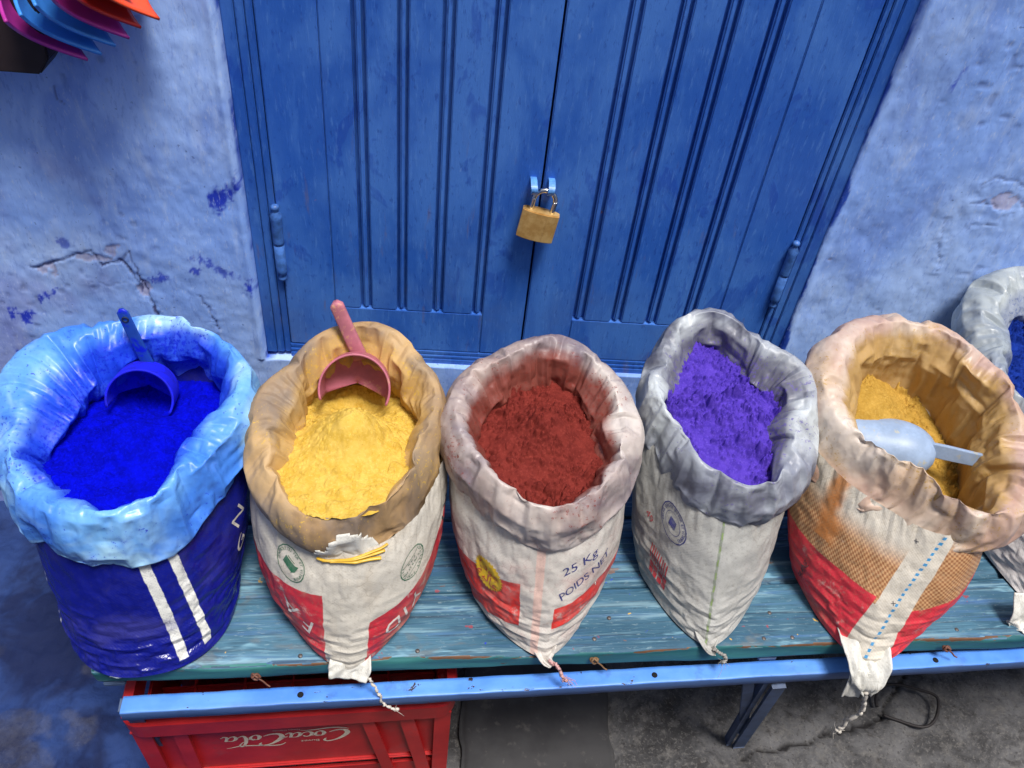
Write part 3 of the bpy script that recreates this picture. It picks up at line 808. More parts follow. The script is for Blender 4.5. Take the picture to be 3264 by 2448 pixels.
# ================================================================== BENCH
bench = empty('wooden_bench', (0, -0.511, ZG), math.atan(0.065), 'worn turquoise plank bench with green front edge on a blue iron frame', 'bench')
def plank(x0, x1, y0, y1, z0, z1, seed, front=False):
    nx, ny = 160, 9
    rnd = np.random.default_rng(seed)
    prof = []
    r = 0.004
    # section ring: go round the plank (top, back edge, bottom, front edge)
    for a in np.linspace(0, math.pi / 2, 5): prof.append((y0 + r - r * math.sin(a), z1 - r + r * math.cos(a)))
    prof += [(y0, z) for z in np.linspace(z1 - 2 * r, z0 + 2 * r, 4)]
    for a in np.linspace(0, math.pi / 2, 5): prof.append((y0 + r - r * math.cos(a), z0 + r - r * math.sin(a)))
    prof += [(y1 - 0.002, z0), (y1, z0 + 0.002), (y1, z1 - 0.002), (y1 - 0.002, z1)]
    prof += [(y, z1) for y in np.linspace(y1 - 0.01, y0 + 0.012, 12)]
    prof = np.array(prof); k = len(prof)
    xs = np.concatenate([[x0, x0 + 0.001, x0 + 0.004, x0 + 0.01], np.linspace(x0 + 0.02, x1 - 0.02, nx), [x1 - 0.004, x1]])
    XX = np.repeat(xs[:, None], k, 1); YY = np.repeat(prof[None, :, 0], len(xs), 0).copy(); ZZ = np.repeat(prof[None, :, 1], len(xs), 0).copy()
    ins = np.array([0.004, 0.0022, 0.0006] + [0] * (len(xs) - 4) + [0.003])
    YY += np.where(YY < (y0 + y1) / 2, ins[:, None], -ins[:, None]); ZZ += np.where(ZZ < (z0 + z1) / 2, ins[:, None], -ins[:, None])
    YY += np.where(YY < y0 + 0.01, 0.0016 * fbm(XX * 9, ZZ * 60, 4, seed), 0)
    edge = np.exp(-((YY - y0) ** 2 + (ZZ - z1) ** 2) / 0.006 ** 2)
    nick = sstep(0.35, 0.6, fbm(XX * 18, YY * 0 + seed, 4, seed + 7))
    ZZ -= edge * nick * 0.004; YY += edge * nick * 0.003
    ZZ += 0.0012 * fbm(XX * 3, YY * 25, 3, seed + 2)
    P = np.stack([XX, YY, ZZ], -1)
    me = quad_mesh('plank', P.reshape(-1, 3), grid_quads(k, len(xs)).copy() * 0 if False else grid_quads(len(xs), k, False))
    bm = bmesh.new(); bm.from_mesh(me); bm.verts.ensure_lookup_table()
    n = len(xs)
    for i in range(n - 1):
        bm.faces.new([bm.verts[i * k + k - 1], bm.verts[(i + 1) * k + k - 1], bm.verts[(i + 1) * k], bm.verts[i * k]])
    bm.faces.new([bm.verts[j] for j in range(k)]); bm.faces.new([bm.verts[(n - 1) * k + j] for j in range(k - 1, -1, -1)])
    bmesh.ops.recalc_face_normals(bm, faces=bm.faces[:])
    bm.to_mesh(me); bm.free()
    me.materials.append(MAT['bench']); me.materials.append(MAT['bench_edge'])
    if front:
        for f in me.polygons:
            if f.normal.y < -0.55 and f.center.y < y0 + 0.006: f.material_index = 1
    o = link('plank', me, None, bench)
    o.location = (0, 0, -ZG)
    return o
BX0, BX1 = -0.532, 1.25
plank(BX0, BX1, 0.000, 0.0955, -0.030, 0.0, 1, True)
plank(BX0 + 0.012, BX1, 0.0975, 0.215, -0.030, -0.001, 2)
plank(BX0 + 0.004, BX1, 0.2175, 0.335, -0.030, 0.0006, 3)
plank(BX0 + 0.009, BX1, 0.3375, 0.415, -0.030, -0.0004, 4)
# angle-iron rail with bolt holes: bright blue, the front flange's shade mixed into the paint
def rail():
    x0, x1, y0, y1 = -0.497, 1.25, -0.0280, -0.0055
    zt, zb, th = -0.038, -0.057, 0.0035
    holes = [(-0.285, -0.021), (0.172, -0.014), (0.575, -0.009)]
    nx = 300
    xs = np.linspace(x0, x1, nx)
    sec = [(y1, zt - th), (y1, zt), ] + [(y, zt) for y in np.linspace(y1 - 0.004, y0 + 0.0025, 5)] + [(y0 + 0.0007, zt - 0.0006), (y0, zt - 0.0025), (y0 + 0.0003, (zt + zb) / 2), (y0, zb + 0.001), (y0 + 0.001, zb), (y0 + th, zb), (y0 + th, zt - th)]
    sec = np.array(sec); k = len(sec)
    XX = np.repeat(xs[:, None], k, 1); YY = np.repeat(sec[None, :, 0], nx, 0); ZZ = np.repeat(sec[None, :, 1], nx, 0)
    YY = YY + 0.0155 * XX + 0.0005 * fbm(XX * 30, ZZ * 100, 3, 4); ZZ = ZZ + 0.0004 * fbm(XX * 25, YY * 100, 3, 5)
    P = np.stack([XX, YY, ZZ - ZG], -1)
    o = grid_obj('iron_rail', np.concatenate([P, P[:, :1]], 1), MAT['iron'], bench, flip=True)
    dk = simple('hole_dark', (0.004, 0.004, 0.005, 1), 0.9)
    for (hx, hy) in holes:
        lathe_z('bolt_hole', [(0.0036, 0), (0.0040, 0.0004), (0.0030, 0.0006)], dk, o, 14, (hx, hy, zt - ZG + 0.0002))
rail()
def flatbar(name, a, b, w, th, mat, parent):
    a, b = Vector(a), Vector(b)
    d = (b - a).normalized(); sx = Vector((1, 0, 0)); sx = (sx - d * sx.dot(d)).normalized(); sy = d.cross(sx)
    bm = bmesh.new(); bmesh.ops.create_cube(bm, size=1)
    L = (b - a).length
    for v in bm.verts: v.co = (a + b) / 2 + sx * v.co.x * w + sy * v.co.y * th + d * v.co.z * L
    bmesh.ops.bevel(bm, geom=bm.edges[:], offset=min(w, th) * 0.2, segments=2, affect='EDGES')
    return from_bm(name, bm, mat, parent)
for (x, xb) in ((0.352, 0.405), (-0.49, -0.50), (1.15, 1.18)):
    flatbar('leg', (x, -0.022, -0.068 - ZG), (xb, 0.035, 0.003), 0.017, 0.005, MAT['iron_dark'], bench)
    flatbar('leg', (x, 0.36, -0.033 - ZG), (xb, 0.37, 0.003), 0.026, 0.005, MAT['iron_dark'], bench)
    flatbar('leg_flange', (x - 0.016, -0.010, -0.068 - ZG), (xb - 0.016, 0.045, 0.003), 0.005, 0.014, MAT['iron_dark'], bench)
    flatbar('cross_bar', (x - 0.02, -0.0, -0.0345 - ZG), (x - 0.02, 0.40, -0.0345 - ZG), 0.026, 0.006, MAT['iron_dark'], bench)
flatbar('brace', (0.312, -0.012, -0.068 - ZG), (0.395, 0.034, 0.06), 0.014, 0.004, MAT['iron_dark'], bench)
nailm = simple('rusty_nail', lin(104, 98, 96), 0.5, 0.5, 0.6, 0.3, 200)
for (x, y) in [(-0.285, 0.011), (0.09, 0.02), (0.115, 0.05), (0.32, 0.012), (0.36, 0.012), (0.34, 0.05), (-0.04, 0.05), (0.60, 0.015), (-0.14, 0.012)]:
    lathe_z('nail_head', [(0.0030, 0), (0.0028, 0.0007), (0.0012, 0.0011)], nailm, bench, 10, (x, y, -ZG + 0.0004))

# ================================================================== SACKS
SACKS = {
 's1': dict(c=(-0.5031,-0.3459),z0=0.235,sl=0.22,phi=0.116,ear=(-0.455,-0.550),
  ro=[0.149,0.151,0.158,0.164,0.164,0.157,0.149,0.145,0.144,0.144,0.145,0.146,0.150,0.150,0.146,0.141,0.141,0.148,0.157,0.163,0.163,0.160,0.157,0.152],
  ri=[0.102,0.092,0.082,0.073,0.069,0.071,0.077,0.085,0.091,0.095,0.101,0.108,0.115,0.116,0.110,0.099,0.091,0.093,0.103,0.116,0.125,0.127,0.121,0.112]),
 's2': dict(c=(-0.2434,-0.3328),z0=0.235,sl=0.24,phi=0.051,ear=(-0.223,-0.537),
  ro=[0.137,0.127,0.116,0.110,0.111,0.115,0.119,0.122,0.124,0.128,0.134,0.140,0.143,0.141,0.134,0.125,0.120,0.119,0.122,0.125,0.128,0.132,0.138,0.141],
  ri=[0.101,0.094,0.082,0.070,0.062,0.060,0.062,0.068,0.078,0.091,0.106,0.120,0.128,0.126,0.115,0.100,0.086,0.080,0.081,0.086,0.091,0.096,0.100,0.102]),
 's3': dict(c=(0.0027,-0.3297),z0=0.235,sl=0.24,phi=0.052,ear=(0.022,-0.516),
  ro=[0.128,0.125,0.126,0.130,0.132,0.131,0.128,0.122,0.117,0.114,0.117,0.123,0.128,0.129,0.126,0.124,0.125,0.129,0.130,0.131,0.132,0.133,0.134,0.132],
  ri=[0.087,0.081,0.078,0.079,0.081,0.081,0.080,0.080,0.084,0.092,0.100,0.105,0.104,0.098,0.091,0.083,0.077,0.071,0.068,0.069,0.076,0.085,0.091,0.092]),
 's4': dict(c=(0.2523,-0.2756),z0=0.24,sl=0.24,phi=-0.030,ear=(0.239,-0.495),
  ro=[0.138,0.143,0.141,0.132,0.125,0.122,0.119,0.113,0.110,0.113,0.124,0.134,0.138,0.136,0.132,0.128,0.124,0.121,0.120,0.124,0.127,0.126,0.126,0.130],
  ri=[0.099,0.107,0.101,0.088,0.079,0.079,0.082,0.081,0.080,0.085,0.099,0.116,0.124,0.115,0.091,0.068,0.056,0.058,0.070,0.075,0.072,0.070,0.074,0.085]),
 's5': dict(c=(0.5084,-0.2926),z0=0.25,sl=0.24,phi=-0.133,ear=(0.448,-0.515),
  ro=[0.161,0.164,0.164,0.163,0.162,0.158,0.148,0.135,0.124,0.118,0.116,0.120,0.130,0.147,0.165,0.174,0.171,0.160,0.149,0.143,0.143,0.146,0.150,0.156],
  ri=[0.118,0.116,0.109,0.101,0.094,0.092,0.094,0.096,0.096,0.094,0.095,0.100,0.110,0.125,0.124,0.112,0.098,0.089,0.088,0.092,0.100,0.105,0.110,0.115]),
 's6': dict(c=(0.754,-0.174),z0=0.256,sl=0.24,phi=-0.010,ear=(0.735,-0.440),
  ro=[0.166,0.164,0.158,0.147,0.136,0.129,0.128,0.135,0.146,0.157,0.162,0.160,0.153,0.147,0.140,0.136,0.133,0.131,0.133,0.138,0.145,0.152,0.160,0.164],
  ri=[0.107,0.100,0.090,0.078,0.070,0.068,0.074,0.085,0.098,0.110,0.115,0.112,0.105,0.095,0.085,0.077,0.072,0.073,0.080,0.085,0.089,0.095,0.103,0.108]),
}
def periodic(vals, th):
    k = len(vals); f = np.fft.rfft(vals) / k
    x = th + np.pi
    r = np.full(th.shape, f[0].real)
    for n in range(1, 8): r = r + 2 * (f[n].real * np.cos(n * x) - f[n].imag * np.sin(n * x))
    return r

BODY = {}
LINER = {}
def make_sack(key, root, seed, liner, cloth, wb=0.075, lb=0.12, npt=1.25, belly=0.012, basek=0.42, ear_z=0.0, skirt=0.066, top_k=0.9, side_e=2.3, front_e=1.25, crump=1.0, ridges=10, lowfold=1.0, tshift=(0, 0), tscale=1.0, deep=0.0, bodycr=1.25):
    d = SACKS[key]; c = np.array(d['c']); phi = d['phi']; z0, sl = d['z0'], d['sl']
    ox, oy = root.location.x, root.location.y
    rs = np.random.default_rng(seed)
    # ---------- liner
    n = 352
    th = np.linspace(-np.pi, np.pi, n, endpoint=False)
    ro = periodic(d['ro'], th); ri = np.minimum(periodic(d['ri'], th), ro - 0.024)
    un = (th + np.pi) / (2 * np.pi)
    ri = ri + 0.004 * vn(un * 9, un * 0 + 3, seed, 9) + 0.002 * vn(un * 22, un * 0 + 5, seed, 22)
    hj = 0.005 * vn(un * 7, un * 0 + 1, seed + 3, 7) + 0.0025 * vn(un * 17, un * 0 + 9, seed + 4, 17)
    ctrl = [(0.42 - deep * 2.4, -0.15), (0.34 - deep * 1.8, -0.105), (0.16 - deep, -0.068), (0.02 - deep * 0.3, -0.042), (0.0, -0.026), (0.11, -0.009), (0.29, 0.005), (0.52, 0.011), (0.77, 0.005), (0.95, -0.012), (1.0, -0.032), (0.97, -skirt * 0.8), (min(0.95, top_k + 0.07), -skirt), (top_k - 0.05, -skirt * 1.02)]
    m = 81
    pr = catmull(ctrl, m)
    ro = ro + 0.0045 * facet(un * 13, un * 0 + 0.5, seed + 70, 13)
    w = (ro - ri)[:, None]
    rho = ri[:, None] + pr[None, :, 0] * w
    inside = np.clip(1 - pr[:, 0] * 2.8, 0, 1)[None, :] * (np.arange(m) < m * 0.47)[None, :]
    sk = 0.010 * vn(un * 6, un * 0 + 2, seed + 8, 6) + 0.005 * vn(un * 19, un * 0, seed + 12, 19)
    hh = pr[None, :, 1] + hj[:, None] * sstep(-0.12, 0.0, pr[None, :, 1]) + sk[:, None] * (np.arange(m) > m * 0.72)[None, :] * sstep(-0.02, -skirt, pr[None, :, 1])
    A = th[:, None] + phi
    def place(rho, hh, A):
        x = c[0] + rho * np.sin(A); y = c[1] - rho * np.cos(A)
        return np.stack([x, y, z0 + sl * (y - c[1]) + hh], -1)
    P = place(rho, hh, A)
    fs0 = sstep(-0.35, 0.45, np.cos(A)) * sstep(0.70, 0.95, np.arange(m) / (m - 1.0))[None, :]
    P[..., 0] += tshift[0] * fs0; P[..., 1] += tshift[1] * fs0
    arc = np.concatenate([[0], np.cumsum(np.hypot(np.diff(pr[:, 0]) * 0.05, np.diff(pr[:, 1])))])
    U = np.repeat(un[:, None], m, 1); V = np.repeat(arc[None, :], n, 0)
    N = grid_normals(P, True)
    fu = vn(U * 7, V / 0.07, seed + 22, 7)
    P = P + N * (0.004 * fu * sstep(0.0, 0.05, V))[..., None]
    eu = (0.075 + 0.07 * sstep(0.05, 0.10, V) * sstep(0.22, 0.14, V) + 0.13 * np.clip(vn(U * 11, V / 0.05, seed + 23, 11), 0, 1)) * crump
    ev = (0.065 + 0.15 * np.clip(vn(U * 10, V / 0.06, seed + 24, 10), 0, 1)) * crump
    P = relax_multi(P, N, eu, ev, seed, [(8, 140, 0.002, 0.0, 0.008, 0.7), (4, 140, 0.0015, 0.008, 0.003, 1.0), (2, 60, 0.003, 0.015, 0.0006, 1.2), (1, 24, 0.006, 0.03, 0.0001, 1.3)])
    # the loose edge of the fold is not straight
    lo = np.repeat(np.arange(m)[None, :], n, 0) > m - 5
    P[..., 2] += np.where(lo, 0.004 * fbm(U * 40, V * 0 + 2, 3, seed + 50, 40), 0)
    Pl = P - np.array([ox, oy, 0.0])
    ln = grid_obj('folded_liner', Pl, liner, root, wrap=True, attrs={'inside': np.broadcast_to(inside, U.shape)}, flip=False)
    sb = ln.modifiers.new('sub', 'SUBSURF'); sb.levels = 1; sb.render_levels = 1
    NL = grid_normals(P, True)
    if NL[n // 2, 68] @ np.array([0, -1.0, 0]) < 0: NL = -NL
    LINER[key] = (th, P.copy(), NL, np.array([ox, oy, 0.0]), ln)
    # ---------- woven body
    nb, mb = 300, 97
    q = np.linspace(-1, 1, nb, endpoint=False)
    tb = np.pi * (0.55 * q + 0.45 * q ** 3)
    t = np.linspace(0, 1, mb)
    rt = (periodic(d['ri'], tb) * (1 - top_k) + periodic(d['ro'], tb) * top_k) * tscale
    ear = np.array(d['ear'])
    bc = c * (1 - basek) + ear * basek
    ax = math.atan2(ear[0] - bc[0], -(ear[1] - bc[1]))
    lf = np.hypot(*(ear - bc))
    rel = tb + phi - ax
    cs, sn = np.cos(rel), np.sin(rel)
    front = sstep(-0.3, 0.5, cs)
    ex = 2.3 * (1 - front) + npt * front
    ll = np.where(cs > 0, lf, lb)
    rb = (np.abs(sn / wb) ** ex + np.abs(cs / ll) ** ex) ** (-1 / ex)
    fw = np.clip(np.exp(-(rel / 0.5) ** 2), 0, 1)
    e = side_e * (1 - fw) + front_e * fw
    T = t[None, :]
    g_ = 1 - (1 - T) ** e[:, None]
    rr = rb[:, None] + (rt - rb)[:, None] * g_ + belly * np.sin(np.pi * T ** 0.85) * (1 - 0.5 * fw[:, None])
    fsh = sstep(-0.35, 0.45, cs)[:, None]
    cx = bc[0] + (c[0] + fsh * tshift[0] - bc[0]) * T ** 0.9; cy = bc[1] + (c[1] + fsh * tshift[1] - bc[1]) * T ** 0.9
    Ab = (tb + phi)[:, None]
    x = cx + rr * np.sin(Ab); y = cy - rr * np.cos(Ab)
    zt = z0 + sl * (-rt * np.cos(tb + phi)) - 0.040
    z = 0.003 + T * (zt[:, None] - 0.003) + ear_z * (fw[:, None] ** 3) * (1 - T) ** 3
    B = np.stack([x, y, z], -1)
    NB = grid_normals(B)
    u_m = tb[:, None] * 0.13 + 0 * T; v_m = T * 0.2 + 0 * tb[:, None]
    low = sstep(0.55, 0.05, T); hi = sstep(0.55, 0.95, T)
    wrp = 0.012 * fbm(u_m * 14, v_m * 14, 3, seed + 60)
    B = B + NB * (0.0025 * fbm(u_m * 12, v_m * 12, 3, seed + 65) * sstep(-0.03, 0.12, T))[..., None]
    fwid = np.exp(-(tb[:, None] / 1.6) ** 2)
    eub = 0.010 + 0.05 * sstep(0.75, 1.0, T) + 0.03 * np.clip(vn(u_m * 9, v_m * 14, seed + 62), 0, 1) + 0 * B[..., 0]
    evb = (0.010 + 0.10 * sstep(0.55, 0.05, T) * lowfold + 0.03 * np.clip(vn(u_m * 11, v_m * 12, seed + 63), 0, 1)) * (0.3 + 0.7 * fwid) + 0 * B[..., 0]
    B = relax_multi(B, NB, eub * bodycr, evb * bodycr, seed + 5, [(4, 110, 0.003, 0.01, 0.003, 0.9), (2, 110, 0.004, 0.03, 0.0012, 1.0), (1, 60, 0.010, 0.05, 0.0003, 1.1)])
    B[..., 2] = np.maximum(B[..., 2], 0.002)
    NB = grid_normals(B)
    Bl = B - np.array([ox, oy, 0.0])
    Bl = np.concatenate([Bl, Bl[:1]], 0)
    uv = np.stack([np.concatenate([u_m, u_m[:1] * 0 + 0.13 * np.pi], 0), np.concatenate([T + 0 * tb[:, None], T], 0)], -1)
    bo = grid_obj('woven_bag', Bl, cloth, root, uv=uv)
    sb = bo.modifiers.new('sub', 'SUBSURF'); sb.levels = 1; sb.render_levels = 1
    BODY[key] = (tb, t, B, NB, np.array([ox, oy, 0.0]), bo)
    return ln, bo

def sample_body(key, th, t):
    tb, tt, B, NB, o, bo = BODY[key]
    fi = np.interp(th, tb, np.arange(len(tb))); fj = np.clip(t, 0, 1) * (len(tt) - 1)
    i = np.clip(np.floor(fi).astype(int), 0, len(tb) - 2); j = np.clip(np.floor(fj).astype(int), 0, len(tt) - 2)
    a = (fi - i)[:, None]; b = (fj - j)[:, None]
    f = lambda G: (G[i, j] * (1 - a) + G[i + 1, j] * a) * (1 - b) + (G[i, j + 1] * (1 - a) + G[i + 1, j + 1] * a) * b
    nr = f(NB)
    return f(B), nr / np.linalg.norm(nr, axis=1, keepdims=True)

def text2d(s, size, shear=0.0, spacing=1.0):
    cu = bpy.data.curves.new('txt', 'FONT'); cu.body = s; cu.size = size; cu.shear = shear
    cu.align_x = 'CENTER'; cu.align_y = 'CENTER'; cu.space_character = spacing; cu.resolution_u = 3
    ob = bpy.data.objects.new('txt', cu); COL.objects.link(ob)
    bpy.context.view_layer.update()
    ev = ob.evaluated_get(bpy.context.evaluated_depsgraph_get())
    me = ev.to_mesh()
    V = [tuple(v.co) for v in me.vertices]; F = [tuple(p.vertices) for p in me.polygons]
    ev.to_mesh_clear()
    bpy.data.objects.remove(ob, do_unlink=True); bpy.data.curves.remove(cu)
    return V, F

def refine(V, F, L):
    bm = bmesh.new()
    vs = [bm.verts.new((v[0], v[1], 0)) for v in V]
    for f in F:
        try: bm.faces.new([vs[i] for i in f])
        except ValueError: pass
    bmesh.ops.triangulate(bm, faces=bm.faces[:])
    for _ in range(6):
        es = [e for e in bm.edges if e.calc_length() > L]
        if not es: break
        bmesh.ops.subdivide_edges(bm, edges=es, cuts=1)
        bmesh.ops.triangulate(bm, faces=bm.faces[:])
    bm.verts.index_update()
    V2 = np.array([v.co[:2] for v in bm.verts]).reshape(-1, 2); F2 = [tuple(v.index for v in f.verts) for f in bm.faces]
    bm.free()
    return V2, F2

def ink(name, col, wear=0.45, sc=140):
    m = M(name, 0.5, 0.35)
    n = m.noise(m.pos(), sc, 5, 0.7)
    m.color(m.mix(m.ramp(n, 0.35, 0.75), col, tuple(min(1, x * 0.6 + 0.25 * wear) for x in col[:3]) + (1,)))
    return m.m

def decal(key, V, F, th0, t0, rot, mat, name='printed_mark', lift=0.0007, L=0.003, sx=1.0, sy=1.0):
    """bend a flat printed shape (metres) over the cloth of a sack round (th0, t0)"""
    V2, F2 = refine(V, F, L)
    c, s = math.cos(rot), math.sin(rot)
    X = (V2[:, 0] * sx * c - V2[:, 1] * sy * s); Y = (V2[:, 0] * sx * s + V2[:, 1] * sy * c)
    e = 0.02
    a, _ = sample_body(key, np.array([th0 - e, th0 + e, th0, th0]), np.array([t0, t0, t0 - e, t0 + e]))
    mu = np.linalg.norm(a[1] - a[0]) / (2 * e); mv = np.linalg.norm(a[3] - a[2]) / (2 * e)
    P, N = sample_body(key, th0 + X / mu, t0 + Y / mv)
    o = BODY[key][4]
    return pydata(name, P + N * lift - o, F2, mat, BODY[key][5], True)

def ring2d(r0, r1, n=48, wob=0.0, seed=0):
    V = []; F = []
    for k in range(n):
        a = 2 * math.pi * k / n; w = 1 + wob * math.sin(k * 2.4 + seed)
        V += [(r0 * w * math.cos(a), r0 * w * math.sin(a)), (r1 * w * math.cos(a), r1 * w * math.sin(a))]
    for k in range(n):
        k2 = (k + 1) % n; F.append((2 * k, 2 * k + 1, 2 * k2 + 1, 2 * k2))
    return V, F

def circ_text(s, size, rad, a0, a1):
    """each letter turned along an arc"""
    V = []; F = []
    for k, ch in enumerate(s):
        if ch == ' ': continue
        a = a0 + (a1 - a0) * (k / max(1, len(s) - 1))
        v, f = text2d(ch, size)
        r = a - math.pi / 2
        off = len(V)
        V += [(rad * math.cos(a) + x * math.cos(r) - y * math.sin(r), rad * math.sin(a) + x * math.sin(r) + y * math.cos(r)) for x, y, _ in v]
        F += [tuple(i + off for i in q) for q in f]
    return V, F

def rect2d(x0, x1, y0, y1): return [(x0, y0), (x1, y0), (x1, y1), (x0, y1)], [(0, 1, 2, 3)]
def join2d(*parts):
    V = []; F = []
    for v, f in parts:
        o = len(V); V += [tuple(p[:2]) for p in v]; F += [tuple(i + o for i in q) for q in f]
    return V, F
def shift2d(part, dx, dy): return [(p[0] + dx, p[1] + dy) for p in part[0]], part[1]

def powder(name, key, mat, label, depth, mounds, slope=(0, 0), lump=1.0, seed=1, rad=1.10, fine=1.0, steps=()):
    d = SACKS[key]; c = np.array(d['c']); n = 250
    a = np.linspace(-1, 1, n); Aa, Bb = np.meshgrid(a, a, indexing='ij')
    X = Aa * np.sqrt(1 - Bb ** 2 / 2); Y = Bb * np.sqrt(1 - Aa ** 2 / 2)
    ang = np.arctan2(X, -Y)
    rp = np.minimum(periodic(d['ri'], (ang - d['phi'] + np.pi) % (2 * np.pi) - np.pi), periodic(d['ro'], (ang - d['phi'] + np.pi) % (2 * np.pi) - np.pi) - 0.024) * rad
    x = X * rp; y = Y * rp
    z = d['z0'] + d['sl'] * y - depth + slope[0] * x + slope[1] * y
    for (mx, my, h, sx, sy) in mounds: z = z + h * np.exp(-(((x - mx) / sx) ** 2 + ((y - my) / sy) ** 2))
    for (nx_, ny_, off, h, sw) in steps:   # a slumped shoulder
        s = nx_ * x + ny_ * y - off + 0.006 * fbm(x * 60, y * 60, 3, seed + 2)
        z = z + h * sstep(-sw, sw, s)
    z = z + 0.0035 * fbm(x * 28, y * 28, 4, seed) + 0.0008 * lump * fbm(x * 110, y * 110, 3, seed + 1)
    for sc, amp, thr, cov in ((52, 0.0070, 0.62, 0.12), (105, 0.0046, 0.50, -0.10), (210, 0.0026, 0.40, -0.30)):
        f1, f2, idv = worley(x * sc + 0.3 * fbm(x * sc, y * sc, 2, seed + 5), y * sc, seed + int(sc))
        dens = sstep(cov, cov + 0.25, vn(x * 24, y * 24, seed + 2) * 0.7 + 0.5 * vn(x * 60, y * 60, seed + int(sc) + 2))
        r_ = 0.25 + 0.28 * idv
        z = z + lump * amp * dens * (idv > thr) * np.sqrt(np.clip(1 - (f1 / r_) ** 2, 0, 1))
    z = z + 0.0004 * fbm(x * 240, y * 240, 2, seed + 44)
    o = empty('tmp') if False else None
    P = np.stack([x, y, z - z.min()], -1)
    ob = grid_obj(name, P, mat)
    ob.location = (c[0], c[1], float(z.min()))
    tag(ob, label, 'pigment')
    return ob

def sroot(key, label, **kw):
    d = SACKS[key]; c = np.array(d['c']); ear = np.array(d['ear'])
    b = c * 0.58 + ear * 0.42
    return empty('pigment_sack', (b[0], b[1], 0.001), 0, label, 'sack', 'sacks of pigment lined up on the bench')

CLOTH = {}
STR = lin(212, 212, 206)
CLOTH['s1'] = woven('glossy_blue_laminate', lin(16, 24, 124), lin(58, 58, 124), [dict(u0=0.050, u1=0.062, v0=0.05, v1=1.3, us=-0.033, col=STR, wear=0.1), dict(u0=0.085, u1=0.0965, v0=0.05, v1=1.3, us=-0.038, col=STR, wear=0.1), dict(u0=-0.135, u1=-0.130, v0=0.0, v1=1.3, col=lin(190, 192, 196), wear=0.1)], gloss=0.2, dirtamt=0.6)
CLOTH['s2'] = woven('white_woven_red_print', WHITE, lin(170, 156, 136), [dict(u0=-0.3, u1=-0.026, v0=-0.2, v1=0.667, vs=0.9, col=RED, wear=0.5), dict(u0=0.028, u1=0.3, v0=-0.2, v1=0.35, vs=1.85, col=RED, wear=0.5)], dirtamt=0.5)
CLOTH['s3'] = woven('white_woven_scarlet_print', lin(198, 192, 184), lin(186, 146, 140), [dict(u0=-0.3, u1=-0.038, v0=0.25, v1=0.63, vs=1.24, col=RED2, wear=0.6), dict(u0=0.012, u1=0.3, v0=0.23, v1=0.41, vs=0.45, col=RED2, wear=0.6), dict(u0=-0.018, u1=-0.006, v0=-0.1, v1=1.2, col=lin(206, 176, 164), wear=0.3)], dirtamt=0.5)
CLOTH['s4'] = woven('grimy_white_woven', lin(178, 177, 172), lin(138, 132, 124), [dict(u0=-0.010, u1=-0.0065, v0=0, v1=1, col=lin(138, 144, 130), wear=0.5), dict(u0=-0.0088, u1=-0.0070, v0=0.0, v1=1, col=lin(130, 152, 90), wear=0.5, dash=60)], dirtamt=0.75)
CLOTH['s5'] = woven('red_white_hessian_print', lin(210, 202, 188), lin(176, 158, 128), [
    dict(u0=-0.3, u1=-0.050, us=0.075, v0=0.40, v1=0.76, vs=-0.25, soft=0.10, col=RED, hess=True, wear=0.1), dict(u0=0.0095, u1=0.3, us=0.0505, v0=0.3, v1=0.93, vs=0.2, soft=0.10, col=RED, hess=True, wear=0.1),
    dict(u0=-0.3, u1=-0.053, us=0.075, v0=-0.2, v1=0.455, col=CRIM, wear=0.35), dict(u0=0.0095, u1=0.3, us=0.0505, v0=-0.2, v1=0.36, vs=1.25, col=CRIM, wear=0.35),
    dict(u0=-0.0255, u1=-0.0215, us=0.072, v0=0.0, v1=1.2, col=lin(60, 140, 190), wear=0.2, dash=150),
    dict(u0=-0.134, u1=-0.104, us=0.01, usoft=0.010, warp=0.05, v0=0.56, v1=1.5, col=lin(186, 118, 62), wear=0.1)], dirtamt=0.4)
CLOTH['s6'] = woven('white_woven', lin(206, 202, 200), lin(170, 158, 150), [], dirtamt=0.4)

r1 = sroot('s1', 'glossy navy blue sack with white stripes and pale blue film rim')
make_sack('s1', r1, 11, MAT['l1'], CLOTH['s1'], wb=0.105, lb=0.12, npt=2.3, belly=0.0, basek=0.40, skirt=0.064, side_e=1.5, front_e=1.3, crump=1.0, tscale=0.94, top_k=0.85, bodycr=1.7)
r2 = sroot('s2', 'sack with brown paper rim, white cloth and red print, filled with bright yellow powder')
make_sack('s2', r2, 23, MAT['l2'], CLOTH['s2'], wb=0.085, npt=1.55, belly=0.014, skirt=0.055, crump=0.75, top_k=0.86, tshift=(0.010, 0))
r3 = sroot('s3', 'sack with red-smudged film rim and round yellow sticker, filled with red powder')
make_sack('s3', r3, 37, MAT['l3'], CLOTH['s3'], wb=0.082, npt=1.45, belly=0.006, crump=0.95, skirt=0.058, top_k=0.68, tshift=(0.005, 0))
r4 = sroot('s4', 'grimy white sack with grey film rim and dark round stamp, filled with violet powder')
make_sack('s4', r4, 41, MAT['l4'], CLOTH['s4'], wb=0.085, npt=1.45, skirt=0.058, belly=0.004, crump=0.9, top_k=0.72, tshift=(-0.006, 0))
r5 = sroot('s5', 'sack with cream film rim and red and hessian print, twisted tail hanging off the bench')
make_sack('s5', r5, 53, MAT['l5'], CLOTH['s5'], wb=0.095, npt=1.5, skirt=0.055, belly=0.008, crump=0.9, top_k=0.7, tshift=(-0.030, -0.005), tscale=0.94, deep=0.22)
r6 = sroot('s6', 'white sack with pale grey film rim, filled with dark blue powder')
make_sack('s6', r6, 67, MAT['l6'], CLOTH['s6'], wb=0.06, belly=0.0, crump=0.9, top_k=0.3, tscale=0.8)

